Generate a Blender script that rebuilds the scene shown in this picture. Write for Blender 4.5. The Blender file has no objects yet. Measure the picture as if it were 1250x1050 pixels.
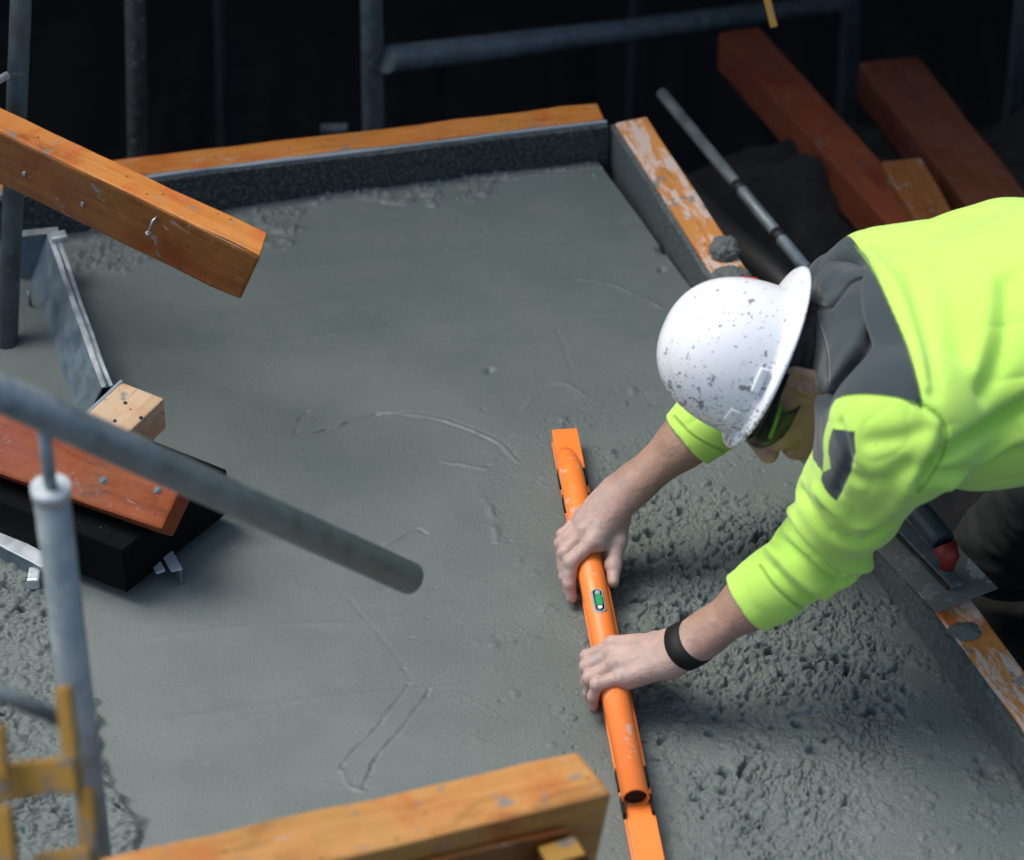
import bpy, bmesh, math, random
import numpy as np
from mathutils import Vector, Matrix
from mathutils.bvhtree import BVHTree
rad = math.radians
random.seed(5)
rng = np.random.default_rng(11)
scn = bpy.context.scene
COL = scn.collection

# ------------------------------------------------------------------ camera
PITCH, DIST, FPX = rad(40.0), 5.0, 4000.0
AX_R = np.array([1.0, 0, 0])
AX_U = np.array([0, math.sin(PITCH), math.cos(PITCH)])
AX_F = np.array([0, math.cos(PITCH), -math.sin(PITCH)])
CAM = -AX_F * DIST
cam_data = bpy.data.cameras.new('camera')
cam = bpy.data.objects.new('camera', cam_data)
COL.objects.link(cam)
scn.camera = cam
cam.location = CAM
cam.rotation_euler = (rad(90) - PITCH, 0, 0)
cam_data.sensor_width = 36.0
cam_data.lens = 36.0 * FPX / 1250.0
cam_data.clip_start, cam_data.clip_end = 0.1, 400
cam_data.dof.use_dof = True
cam_data.dof.focus_distance = 4.68
cam_data.dof.aperture_fstop = 3.7

# ------------------------------------------------------------------ light
world = bpy.data.worlds.new('World')
scn.world = world
world.use_nodes = True
wn = world.node_tree
sky = wn.nodes.new('ShaderNodeTexSky')
sky.sky_type = 'NISHITA'
sky.sun_disc = False
sun_dir = Vector((-0.44, 0.22, 0.87)).normalized()     # towards the sun
sky.sun_elevation = math.asin(sun_dir.z)
sky.sun_rotation = math.atan2(sun_dir.x, sun_dir.y)
sky.air_density, sky.dust_density, sky.ozone_density = 1.0, 4.0, 1.0
wn.links.new(sky.outputs[0], wn.nodes['Background'].inputs[0])
wn.nodes['Background'].inputs[1].default_value = 0.13
sun_data = bpy.data.lights.new('sun', 'SUN')
sun = bpy.data.objects.new('sun', sun_data)
COL.objects.link(sun)
sun_data.energy = 1.4
sun_data.angle = rad(35)
sun_data.color = (1.0, 0.97, 0.92)
sun.rotation_euler = sun_dir.to_track_quat('Z', 'Y').to_euler()
sun.location = (0, 0, 6)
scn.view_settings.view_transform = 'Standard'
scn.view_settings.look = 'None'
scn.view_settings.exposure = 0.66
scn.view_settings.gamma = 1.0
scn.view_settings.use_curve_mapping = False

# ------------------------------------------------------------------ helpers
def Pd(px, py, d):
    """world point at a photo position and a distance along the view axis"""
    return CAM + AX_F * d + AX_R * ((px - 625) / FPX * d) + AX_U * ((525 - py) / FPX * d)
def ray(px, py):
    v = AX_F + AX_R * ((px - 625) / FPX) + AX_U * ((525 - py) / FPX)
    return v / np.linalg.norm(v)
def Pz(px, py, z):
    """world point at a photo position and a height"""
    v = ray(px, py)
    return CAM + v * ((z - CAM[2]) / v[2])
def unit(v):
    v = np.asarray(v, float)
    return v / np.linalg.norm(v)

def tag(o, label=None, cat=None, group=None, kind=None):
    if label: o['label'] = label
    if cat: o['category'] = cat
    if group: o['group'] = group
    if kind: o['kind'] = kind
    return o
def empty(name, loc, label, cat, group=None):
    o = bpy.data.objects.new(name, None)
    o.empty_display_size = 0.05
    COL.objects.link(o)
    o.location = loc
    return tag(o, label, cat, group)
def link(name, me, mat=None, parent=None, smooth=False):
    o = bpy.data.objects.new(name, me)
    COL.objects.link(o)
    if mat is not None and not me.materials:
        me.materials.append(mat)
    if parent is not None:
        o.parent = parent
        o.matrix_parent_inverse = Matrix.Translation(-Vector(parent.location))
    if smooth:
        me.polygons.foreach_set('use_smooth', np.ones(len(me.polygons), bool))
    return o
def mesh_np(name, v, quads=None, tris=None):
    me = bpy.data.meshes.new(name)
    v = np.asarray(v, np.float32)
    nq = 0 if quads is None else len(quads)
    nt = 0 if tris is None else len(tris)
    me.vertices.add(len(v))
    me.vertices.foreach_set('co', v.ravel())
    loops = []
    starts = []
    if nq:
        loops.append(np.asarray(quads, np.int32).ravel()); starts.append(np.arange(nq) * 4)
    if nt:
        loops.append(np.asarray(tris, np.int32).ravel()); starts.append(nq * 4 + np.arange(nt) * 3)
    loops = np.concatenate(loops); starts = np.concatenate(starts)
    me.loops.add(len(loops))
    me.loops.foreach_set('vertex_index', loops)
    me.polygons.add(nq + nt)
    me.polygons.foreach_set('loop_start', starts.astype(np.int32))
    me.update(calc_edges=True)
    me.validate()
    return me
def bm_mesh(name, bm):
    bmesh.ops.recalc_face_normals(bm, faces=bm.faces)
    me = bpy.data.meshes.new(name)
    bm.to_mesh(me)
    bm.free()
    return me

# ---- gradient noise
_perm = rng.permutation(256)
_perm = np.concatenate([_perm, _perm, _perm])
_grad = rng.normal(size=(256, 3)); _grad /= np.linalg.norm(_grad, axis=1)[:, None]
_g2 = rng.uniform(0, 2 * math.pi, 256)
_grad2 = np.stack([np.cos(_g2), np.sin(_g2)], 1).astype(np.float32)
def perlin(p):
    p = np.asarray(p, float)
    i = np.floor(p).astype(int)
    f = p - i
    i &= 255
    u = f * f * f * (f * (f * 6 - 15) + 10)
    out = 0
    for dx in (0, 1):
        wx = u[:, 0] if dx else 1 - u[:, 0]
        for dy in (0, 1):
            wy = u[:, 1] if dy else 1 - u[:, 1]
            for dz in (0, 1):
                wz = u[:, 2] if dz else 1 - u[:, 2]
                h = _perm[_perm[_perm[(i[:, 0] + dx) & 255] + ((i[:, 1] + dy) & 255)] + ((i[:, 2] + dz) & 255)]
                g = _grad[h]
                out = out + wx * wy * wz * (g[:, 0] * (f[:, 0] - dx) + g[:, 1] * (f[:, 1] - dy) + g[:, 2] * (f[:, 2] - dz))
    return out * 1.5
def perlin2(p):
    i = np.floor(p).astype(np.int32)
    f = (p - i).astype(np.float32)
    i &= 255
    u = f * f * f * (f * (f * 6 - 15) + 10)
    out = 0
    for dx in (0, 1):
        wx = u[:, 0] if dx else 1 - u[:, 0]
        hx = _perm[(i[:, 0] + dx) & 255]
        for dy in (0, 1):
            g = _grad2[_perm[hx + ((i[:, 1] + dy) & 255)]]
            out = out + wx * (u[:, 1] if dy else 1 - u[:, 1]) * (g[:, 0] * (f[:, 0] - dx) + g[:, 1] * (f[:, 1] - dy))
    return out * 1.35
def fbm(p, oct=3, gain=0.5):
    a, s, o = 1.0, 1.0, 0
    for k in range(oct):
        o = o + a * perlin(np.asarray(p) * s + 17.3 * k)
        a *= gain; s *= 2.03
    return o
def sstep(a, b, x):
    t = np.clip((x - a) / (b - a), 0, 1)
    return t * t * (3 - 2 * t)

# ------------------------------------------------------------------ materials
def mat(name):
    m = bpy.data.materials.new(name)
    m.use_nodes = True
    nt = m.node_tree
    return m, nt, nt.nodes['Principled BSDF']
class NB:
    def __init__(s, name):
        s.m, s.nt, s.b = mat(name)
    def node(s, t, **kw):
        n = s.nt.nodes.new(t)
        for k, v in kw.items():
            setattr(n, k, v)
        return n
    def put(s, sock, v):
        if hasattr(v, 'links'):
            s.nt.links.new(v, sock)
        elif isinstance(v, (tuple, list)) and len(v) == 3 and sock.type == 'RGBA':
            sock.default_value = (*v, 1)
        else:
            sock.default_value = v
    def coord(s, kind='Object', scale=(1, 1, 1), offset=True):
        tc = s.node('ShaderNodeTexCoord')
        mp = s.node('ShaderNodeMapping')
        s.nt.links.new(tc.outputs[kind], mp.inputs[0])
        mp.inputs['Scale'].default_value = scale
        if offset:
            oi = s.node('ShaderNodeObjectInfo')
            mu = s.node('ShaderNodeMath', operation='MULTIPLY')
            s.nt.links.new(oi.outputs['Random'], mu.inputs[0]); mu.inputs[1].default_value = 37.0
            s.nt.links.new(mu.outputs[0], mp.inputs['Location'])
        return mp.outputs[0]
    def noise(s, vec, scale, detail=3, rough=0.5, dist=0.0):
        n = s.node('ShaderNodeTexNoise')
        n.inputs['Scale'].default_value = scale
        n.inputs['Detail'].default_value = detail
        n.inputs['Roughness'].default_value = rough
        n.inputs['Distortion'].default_value = dist
        s.nt.links.new(vec, n.inputs['Vector'])
        return n.outputs[0]
    def voro(s, vec, scale, rnd=1.0):
        n = s.node('ShaderNodeTexVoronoi')
        n.inputs['Scale'].default_value = scale
        n.inputs['Randomness'].default_value = rnd
        s.nt.links.new(vec, n.inputs['Vector'])
        return n.outputs['Distance']
    def ramp(s, fac, a, b, ca=0.0, cb=1.0):
        n = s.node('ShaderNodeMapRange')
        n.interpolation_type = 'SMOOTHSTEP'
        s.put(n.inputs[0], fac)
        n.inputs[1].default_value, n.inputs[2].default_value = a, b
        n.inputs[3].default_value, n.inputs[4].default_value = ca, cb
        return n.outputs[0]
    def math(s, op, a, b=0.0):
        n = s.node('ShaderNodeMath', operation=op)
        s.put(n.inputs[0], a); s.put(n.inputs[1], b)
        return n.outputs[0]
    def mix(s, fac, a, b):
        n = s.node('ShaderNodeMix', data_type='RGBA')
        s.put(n.inputs[0], fac); s.put(n.inputs[6], a); s.put(n.inputs[7], b)
        return n.outputs[2]
    def attr(s, name):
        n = s.node('ShaderNodeAttribute'); n.attribute_name = name
        return n.outputs['Fac']
    def bump(s, h, strength=0.3, dist=0.002, prev=None):
        n = s.node('ShaderNodeBump')
        n.inputs['Strength'].default_value = strength
        n.inputs['Distance'].default_value = dist
        s.put(n.inputs['Height'], h)
        if prev is not None: s.put(n.inputs['Normal'], prev)
        return n.outputs[0]
    def done(s, color=None, rough=None, normal=None, metallic=None, **kw):
        if color is not None: s.put(s.b.inputs['Base Color'], color)
        if rough is not None: s.put(s.b.inputs['Roughness'], rough)
        if normal is not None: s.put(s.b.inputs['Normal'], normal)
        if metallic is not None: s.put(s.b.inputs['Metallic'], metallic)
        for k, v in kw.items():
            s.put(s.b.inputs[k], v)
        return s.m

M = {}
def build_materials():
    # wet concrete
    n = NB('wet_concrete')
    c = n.coord('Object', offset=False)
    big = n.noise(c, 5, 4, 0.6)
    mid = n.noise(c, 55, 4, 0.6)
    fine = n.noise(c, 300, 4, .7)
    col = n.mix(n.ramp(big, .35, .65), (.103, .133, .125), (.122, .151, .142))
    col = n.mix(n.ramp(fine, .54, .72, 0, .65), col, (.165, .195, .195))
    col = n.mix(n.ramp(n.noise(c, 250, 3, .6), .40, .28, 0, .6), col, (.050, .066, .066))
    sw = n.noise(n.coord('Object', (2.2, 9, 5), offset=False), 1.3, 4, .55, .8)
    col = n.mix(n.ramp(sw, .42, .70, 0, .07), col, (.075, .100, .098))
    rr = n.math('ADD', n.ramp(mid, .3, .7, -.06, .06), n.ramp(sw, .40, .66, .52, .42))
    # brushed drag lines left by the screed
    cs = n.coord('Object', (6, 260, 60), offset=False)
    drag = n.noise(cs, 1.0, 2, .5)
    b1 = n.bump(fine, .38, .0007, n.bump(n.noise(c, 170, 3, .6), .10, .0010))
    gr = n.attr('grain')
    gn = n.noise(c, 210, 4, .7)
    hh = n.math('MULTIPLY', gr, n.ramp(gn, .30, .62))
    b2 = n.bump(hh, .6, .0018, b1)
    col = n.mix(n.math('MULTIPLY', gr, n.ramp(gn, .38, .30, 0, .30)), col, (.05, .064, .063))  # darker in the grain pits: shade of the hollows put into the colour
    b3 = n.bump(drag, .04, .001, b2)
    M['concrete'] = n.done(col, rr, b3)
    # concrete dried on timber / crumbs
    n = NB('concrete_clod')
    c = n.coord()
    f = n.noise(c, 260, 4, .65)
    M['clod'] = n.done(n.mix(f, (.07, .085, .08), (.17, .19, .18)), .75, n.bump(f, .6, .003))
    # timber, grain along local x
    def timber(name, base, dark, light, splat=0.0, splatcol=(.42, .38, .35), rough=.5, fleck=.8):
        n = NB(name)
        g = n.coord('Object', (1.4, 26, 26))
        g2 = n.coord('Object', (4, 110, 110))
        o = n.coord('Object')
        a = n.noise(g, 2.2, 5, .62, .6)
        b = n.noise(g2, 2.0, 3, .6)
        blot = n.noise(o, 9, 4, .6)
        col = n.mix(n.ramp(a, .18, .62), dark, base)
        col = n.mix(n.ramp(b, .52, .8, 0, .32), col, light)
        col = n.mix(n.ramp(blot, .48, .72, 0, .45), col, dark)
        bl2 = n.noise(o, 5.5, 5, .7, .5)
        col = n.mix(n.ramp(bl2, .48, .64, 0, .75), col, tuple(x * y for x, y in zip(base, (.86, .45, .3))))
        col = n.mix(n.ramp(bl2, .46, .33, 0, .45), col, tuple(x * y for x, y in zip(base, (.72, .95, .8))))
        # knocks and dark specks
        sp = n.voro(o, 42)
        col = n.mix(n.ramp(sp, .11, .07, 0, .8), col, (.03, .022, .016))
        gm = n.noise(n.coord('Object', (5, 16, 16)), 1.7, 6, .72, .7)
        col = n.mix(n.ramp(gm, .52, .74, 0, .6), col, tuple(x * .28 for x in dark))
        st = n.noise(n.coord('Object', (9, 30, 30)), 1.6, 5, .7, .4)
        s2 = n.ramp(st, .62 - .34 * splat, .70 - .30 * splat)
        col = n.mix(n.math('MULTIPLY', s2, .9 if splat > .3 else .65 * fleck), col, splatcol)
        cc = n.noise(o, 30, 5, .7)
        col = n.mix(n.ramp(cc, .60 - .05 * splat, .66 - .05 * splat, 0, fleck), col, (.16, .18, .175))
        crk = n.noise(n.coord('Object', (1.6, 60, 60)), 2.6, 3, .6, .3)
        col = n.mix(n.ramp(crk, .66, .74, 0, .65), col, tuple(x * .3 for x in dark))
        bb = n.bump(a, .35, .002)
        return n.done(col, n.ramp(blot, .3, .7, rough - .12, rough + .15), n.bump(b, .35, .001, bb))
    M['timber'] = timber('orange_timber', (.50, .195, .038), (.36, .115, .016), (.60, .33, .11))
    M['timber_side'] = timber('shaded_side_timber', (.185, .068, .0075), (.115, .027, .003), (.25, .105, .018), rough=.45)  # darker copy for beam sides, their shade put into the colour
    M['timber_red'] = timber('red_timber', (.235, .050, .0055), (.15, .026, .003), (.28, .085, .014), rough=.72, fleck=.4)
    M['timber_dim'] = timber('shaded_red_timber', (.150, .030, .005), (.085, .015, .003), (.19, .05, .012), rough=.75, fleck=.15)  # red timber darkened: shade on the far timbers put into the colour
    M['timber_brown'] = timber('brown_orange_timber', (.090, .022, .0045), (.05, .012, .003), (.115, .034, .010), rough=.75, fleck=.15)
    M['timber_worn'] = timber('worn_painted_timber', (.62, .26, .06), (.42, .15, .03), (.66, .40, .2), splat=.48, splatcol=(.60, .50, .43), rough=.65)
    M['timber_block'] = timber('shaded_amber_timber', (.17, .065, .012), (.11, .035, .006), (.2, .09, .02), rough=.7)  # amber darkened for the shade on the far block
    M['timber_raw'] = timber('raw_timber', (.52, .38, .24), (.38, .25, .14), (.62, .48, .33), rough=.7)
    M['timber_near'] = timber('pale_orange_timber', (.50, .245, .062), (.40, .16, .03), (.62, .38, .15), rough=.6)
    # galvanised / steel
    def steel(name, ca, cb, rough=.45, metallic=.75, spots=0.0):
        n = NB(name)
        c = n.coord()
        a = n.noise(c, 30, 4, .6)
        b = n.noise(c, 160, 3, .6)
        col = n.mix(n.ramp(a, .3, .7), ca, cb)
        if spots:
            col = n.mix(n.ramp(n.noise(c, 70, 4, .7), .60, .66, 0, spots), col, (.34, .33, .30))
            col = n.mix(n.ramp(n.noise(c, 22, 3, .7), .55, .68, 0, spots * .7), col, (.10, .07, .05))
        return n.done(col, n.ramp(a, .3, .7, rough - .1, rough + .15), n.bump(b, .12, .001), metallic)
    M['galv'] = steel('galvanised_steel', (.17, .215, .225), (.26, .31, .32), .5, .45, .35)
    M['galv_dark'] = steel('weathered_steel', (.075, .10, .11), (.125, .16, .175), .6, .35, .4)
    M['galv_blue'] = steel('blue_grey_steel', (.10, .15, .185), (.17, .23, .27), .5, .4, .2)
    M['alu'] = steel('pale_aluminium', (.40, .47, .50), (.55, .61, .64), .42, .5, .4)
    M['rust_prop'] = steel('speckled_prop_steel', (.03, .037, .035), (.07, .075, .068), .75, .2, .55)
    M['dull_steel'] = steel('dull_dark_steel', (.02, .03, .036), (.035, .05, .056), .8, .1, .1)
    M['bolt'] = steel('bolt_steel', (.3, .33, .35), (.5, .52, .53), .35, .9)
    # yellow paint chipped to grey
    n = NB('chipped_yellow_paint')
    c = n.coord()
    a = n.noise(c, 34, 6, .75)
    M['yellow'] = n.done(n.mix(n.ramp(a, .50, .60), (.30, .165, .02), (.13, .125, .115)), .75, n.bump(a, .3, .002))
    # dark form facings
    n = NB('black_film_plywood')
    c = n.coord()
    a = n.noise(c, 130, 3, .7)
    col = n.mix(n.ramp(a, .67, .74, 0, .6), (.0025, .0032, .0036), (.12, .15, .15))
    M['formply'] = n.done(col, .6, n.bump(a, .2, .001), **{'Specular IOR Level': .06})
    n = NB('dark_speckled_filler')
    c = n.coord()
    a = n.noise(c, 190, 4, .7); b = n.noise(c, 14, 3, .6)
    col = n.mix(n.ramp(a, .46, .68), (.014, .020, .021), (.10, .125, .125))
    col = n.mix(n.ramp(b, .45, .7, 0, .5), col, (.05, .062, .062))
    M['filler'] = n.done(col, .8, n.bump(a, .7, .003))
    n = NB('concrete_smeared_face')
    c = n.coord()
    a = n.noise(c, 140, 4, .7)
    M['smear'] = n.done(n.mix(n.ramp(a, .35, .7), (.05, .065, .066), (.115, .14, .14)), .7, n.bump(a, .7, .003))
    n = NB('grey_edge'); M['grey_edge'] = n.done(n.mix(n.noise(n.coord(), 60, 3), (.17, .22, .25), (.27, .33, .36)), .6)
    # soil
    n = NB('dark_wet_soil')
    c = n.coord(offset=False)
    a = n.noise(c, 14, 8, .8)
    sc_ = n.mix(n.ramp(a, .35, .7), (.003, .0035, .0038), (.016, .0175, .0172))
    sc_ = n.mix(n.ramp(n.noise(c, 75, 4, .7), .62, .70, 0, .7), sc_, (.05, .052, .048))
    M['soil'] = n.done(sc_, .9, n.bump(a, .8, .03))
    n = NB('dark_backdrop'); M['dark_backdrop'] = n.done(n.mix(n.noise(n.coord(), 3, 4), (.0025, .003, .0038), (.003, .0036, .0045)), .8)
    n = NB('shade_deck_concrete'); M['shade_deck'] = n.done(n.mix(n.noise(n.coord(), 3, 4), (.10, .10, .10), (.2, .2, .2)), .8)
    # level
    n = NB('orange_level_paint')
    c = n.coord()
    a = n.noise(c, 24, 5, .7)
    col = n.mix(n.ramp(a, .585, .68, 0, .7), (.92, .225, .035), (.66, .56, .5))
    M['level'] = n.done(col, n.ramp(a, .3, .7, .34, .5), n.bump(n.noise(c, 300, 2), .05, .0005))
    n = NB('black_plastic'); M['black'] = n.done((.006, .0065, .007), .6, **{'Specular IOR Level': .25})
    n = NB('vial_green'); M['vial'] = n.done((.03, .33, .12), .12, **{'Coat Weight': .6})
    n = NB('vial_glass'); M['vial_rim'] = n.done((.30, .36, .36), .2)
    n = NB('vial_white'); M['vial_white'] = n.done((.8, .82, .82), .3)
    # skin
    n = NB('skin')
    c = n.coord(offset=False)
    a = n.noise(c, 34, 4, .6); b = n.noise(c, 420, 3, .6)
    fa = n.attr('arm')
    hand = n.mix(n.ramp(a, .35, .68), (.40, .285, .240), (.48, .335, .285))
    armc = n.mix(n.ramp(a, .35, .68), (.30, .18, .125), (.35, .22, .158))
    col = n.mix(fa, hand, armc)
    col = n.mix(n.ramp(n.noise(c, 12, 3, .5), .5, .7, 0, .3), col, (.42, .22, .185))
    vs = n.node('ShaderNodeTexVoronoi'); vs.feature = 'DISTANCE_TO_EDGE'; vs.inputs['Scale'].default_value = 420
    n.nt.links.new(n.coord('Object', (1, 1, 1), offset=False), vs.inputs['Vector'])
    vein = n.math('ABSOLUTE', n.math('SUBTRACT', n.noise(c, 38, 2, .4, .6), .5))
    vb = n.bump(n.ramp(vein, .0, .035, 1, 0), .22, .0016)
    cr = n.bump(n.ramp(vs.outputs['Distance'], 0, .10), .20, .0006, vb)
    col = n.mix(n.ramp(vein, .0, .05, .16, 0), col, (.22, .17, .17))
    dust = n.noise(c, 22, 6, .75)
    col = n.mix(n.math('MULTIPLY', n.ramp(dust, .50, .68, 0, .6), n.math('SUBTRACT', 1.0, fa)), col, (.30, .30, .285))
    M['skin'] = n.done(col, n.ramp(b, .3, .7, .45, .62), n.bump(b, .25, .0007, cr),
                       **{'Subsurface Weight': .10, 'Subsurface Scale': .005})
    # fleece
    n = NB('hi_vis_fleece')
    c = n.coord(offset=False)
    w = n.noise(c, 700, 2, .6)
    g = n.ramp(n.attr('grey'), -.0012, .0012)
    yel = n.mix(n.noise(c, 7, 3), (.45, .76, .115), (.50, .80, .145))
    gry = n.mix(n.noise(c, 9, 3), (.030, .045, .050), (.042, .060, .066))
    col = n.mix(g, yel, gry)
    sm = n.attr('seam')
    col = n.mix(n.ramp(sm, .0030, .0014, 0, .5), col, (.16, .30, .03))
    st_ = n.math('SUBTRACT', 1.0, n.ramp(sm, .0008, .0036))
    sp = n.voro(c, 23)
    col = n.mix(n.ramp(sp, .030, .020, 0, .8), col, (.05, .06, .03))
    M['fleece'] = n.done(col, .92, n.bump(st_, .7, -.0022, n.bump(w, .30, .0012)), **{'Sheen Weight': .25, 'Specular IOR Level': .2})
    n = NB('grey_fleece')
    c = n.coord(offset=False)
    gry = n.mix(n.noise(c, 9, 3), (.030, .045, .050), (.042, .060, .066))
    sm = n.attr('seam')
    gry = n.mix(n.ramp(sm, .0030, .0014, 0, .6), gry, (.012, .018, .02))
    st_ = n.math('SUBTRACT', 1.0, n.ramp(sm, .0008, .0040))
    M['greyfleece'] = n.done(gry, .92, n.bump(st_, .8, -.0025, n.bump(n.noise(c, 700, 2, .6), .30, .0012)), **{'Sheen Weight': .3, 'Specular IOR Level': .2})
    n = NB('dark_trousers')
    c = n.coord(offset=False)
    M['trousers'] = n.done(n.mix(n.noise(c, 12, 4), (.010, .014, .015), (.019, .024, .025)), .85, n.bump(n.noise(c, 500, 2), .3, .001))
    n = NB('hair'); M['hair'] = n.done((.02, .014, .01), .6)
    n = NB('glass_lens'); M['lens'] = n.done((.012, .016, .016), .22, **{'Specular IOR Level': .3})
    n = NB('green_reflection'); M['lime'] = n.done((.09, .22, .012), .5)
    # helmet with splatter
    n = NB('white_helmet_shell')
    c = n.coord('Object')
    v = n.noise(c, 85, 3, .55, .2)
    dens = n.noise(c, 9, 3, .6)
    low = n.attr('dirt')
    th = n.math('SUBTRACT', n.math('SUBTRACT', .765, n.math('MULTIPLY', dens, .20)), n.math('MULTIPLY', low, .14))
    s1 = n.ramp(n.math('SUBTRACT', v, th), -.01, .05)
    v2 = n.noise(c, 210, 3, .6)
    s2 = n.ramp(n.math('SUBTRACT', v2, n.math('ADD', th, .015)), .0, .03)
    dirt = n.math('MAXIMUM', s1, s2)
    film = n.ramp(n.noise(c, 26, 5, .7), .50, .75, 0, .5)
    col = n.mix(n.math('MULTIPLY', film, low), (.76, .80, .82), (.40, .43, .43))
    col = n.mix(n.math('MULTIPLY', dirt, .85), col, (.15, .168, .18))
    M['helmet'] = n.done(col, n.math('ADD', n.math('MULTIPLY', dirt, .4), .28), n.bump(dirt, .3, .001), **{'Coat Weight': .15})
    n = NB('red_print'); M['red'] = n.done((.62, .03, .03), .4)
    n = NB('white_plastic'); M['white_plastic'] = n.done((.75, .78, .79), .35)
    n = NB('trowel_handle'); M['handle'] = n.done((.018, .042, .050), .5)
    n = NB('red_plastic'); M['red_plastic'] = n.done((.20, .012, .012), .5)
    n = NB('smeared_blade')
    c = n.coord()
    a = n.noise(c, 28, 4, .6)
    M['blade'] = n.done(n.mix(n.ramp(a, .56, .60), (.12, .135, .125), (.42, .47, .49)), n.ramp(a, .56, .6, .75, .35), n.bump(a, .2, .001), n.ramp(a, .56, .6, 0, .7))
    n = NB('black_rubber'); M['rubber'] = n.done((.018, .020, .022), .55)
build_materials()

# ------------------------------------------------------------------ simple builders
def frame_mat(origin, x, y, z):
    m = Matrix.Identity(4)
    for i, a in enumerate((x, y, z)):
        for j in range(3):
            m[j][i] = a[j]
    for j in range(3):
        m[j][3] = origin[j]
    return m
def place(o, mw):
    """world matrix for an object whose parent (if any) only translates"""
    if o.parent:
        o.matrix_parent_inverse = Matrix.Identity(4)
        o.matrix_basis = Matrix.Translation(-Vector(o.parent.location)) @ mw
    else:
        o.matrix_basis = mw
    return o
def beam_bm(L, w, h, cut=(0, 0, 0, 0), bevel=.003, segs=1, wob=.0):
    """box 0..L in x, 0..w in y, -h..0 in z; cut: end shifts (start bottom, end bottom, start back, end back)"""
    bm = bmesh.new()
    nx = max(2, int(L / .06))
    rows = []
    for i in range(nx + 1):
        t = i / nx
        x = L * t
        row = []
        for (y, z) in ((0, 0), (w, 0), (w, -h), (0, -h)):
            xs = x
            b, k = (1 if z < 0 else 0), (1 if y > 0 else 0)
            xs += (cut[0] * b + cut[2] * k) * (1 - t) + (cut[1] * b + cut[3] * k) * t
            row.append(bm.verts.new((xs, y + random.uniform(-wob, wob), z + random.uniform(-wob, wob))))
        rows.append(row)
    for a, b in zip(rows, rows[1:]):
        for k in range(4):
            bm.faces.new((a[k], a[(k + 1) % 4], b[(k + 1) % 4], b[k]))
    bm.faces.new(rows[0]); bm.faces.new(rows[-1])
    bmesh.ops.recalc_face_normals(bm, faces=bm.faces)
    ed = [e for e in bm.edges if len(e.link_faces) == 2 and e.calc_face_angle(0) > .5]
    if bevel:
        bmesh.ops.bevel(bm, geom=ed, offset=bevel, segments=segs, affect='EDGES', profile=.6)
    return bm
def beam(name, A, B, w, h, m, away=None, parent=None, cut=(0, 0, 0, 0), bevel=.003, wob=.0014, segs=2):
    """timber with its near top arris from A to B, w towards `away`, h downwards"""
    A, B = np.array(A), np.array(B)
    x = unit(B - A)
    L = np.linalg.norm(B - A)
    aw = np.array(away if away is not None else (0, 1, 0), float)
    y = unit(aw - x * (aw @ x))
    z = np.cross(x, y)
    if z[2] < 0:
        A, B = B, A
        cut = (-cut[1], -cut[0], -cut[3], -cut[2])
        x = -x; z = np.cross(x, y)
    me = bm_mesh(name, beam_bm(L, w, h, cut, bevel, segs, wob))
    o = link(name, me, m, parent, smooth=False)
    return place(o, frame_mat(A, x, y, z))
def tube_mesh(name, pts, r, seg=16, caps=True, hollow=0.0, open_start=True):
    pts = [np.array(p, float) for p in pts]
    r = [r] * len(pts) if np.isscalar(r) else r
    bm = bmesh.new()
    rings = []
    up = None
    for i, p in enumerate(pts):
        d = unit((pts[min(i + 1, len(pts) - 1)] - pts[max(i - 1, 0)]))
        if up is None:
            up = np.array((0, 0, 1.)) if abs(d[2]) < .9 else np.array((1., 0, 0))
        s = unit(np.cross(d, up)); up = np.cross(s, d)
        rings.append([bm.verts.new(p + r[i] * (math.cos(a) * s + math.sin(a) * up)) for a in np.linspace(0, 2 * math.pi, seg, endpoint=False)])
    for a, b in zip(rings, rings[1:]):
        for k in range(seg):
            f = bm.faces.new((a[k], a[(k + 1) % seg], b[(k + 1) % seg], b[k])); f.smooth = True
    if caps:
        for rg, sgn in ((rings[0], 1), (rings[-1], -1)):
            if hollow and (open_start or sgn < 0):
                c = sum((np.array(v.co) for v in rg)) / seg
                d = unit(pts[1] - pts[0]) if sgn > 0 else -unit(pts[-1] - pts[-2])
                inn = [bm.verts.new(c + (np.array(v.co) - c) * hollow) for v in rg]
                dep = [bm.verts.new(np.array(v.co) + d * .12) for v in inn]
                for k in range(seg):
                    bm.faces.new((rg[k], rg[(k + 1) % seg], inn[(k + 1) % seg], inn[k]))
                    bm.faces.new((inn[k], inn[(k + 1) % seg], dep[(k + 1) % seg], dep[k]))
                bm.faces.new(dep)
            else:
                bm.faces.new(rg)
    return bm_mesh(name, bm)
def tube(name, pts, r, m, parent=None, seg=16, hollow=0.0, open_start=True):
    return link(name, tube_mesh(name, pts, r, seg, True, hollow, open_start), m, parent)
def box(name, c, x, y, z, dims, m, parent=None, bevel=.002):
    """box centred at c with axes x, y, z"""
    bm = bmesh.new()
    bmesh.ops.create_cube(bm, size=1)
    bmesh.ops.scale(bm, vec=dims, verts=bm.verts)
    if bevel:
        bmesh.ops.bevel(bm, geom=bm.edges[:], offset=bevel, segments=2, affect='EDGES', profile=.6)
    o = link(name, bm_mesh(name, bm), m, parent)
    return place(o, frame_mat(c, x, y, z))
def disc_bm(r, h, seg=14):
    bm = bmesh.new()
    bmesh.ops.create_cone(bm, cap_ends=True, segments=seg, radius1=r, radius2=r * .86, depth=h)
    return bm
XA, YA, ZA = np.eye(3)

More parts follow.
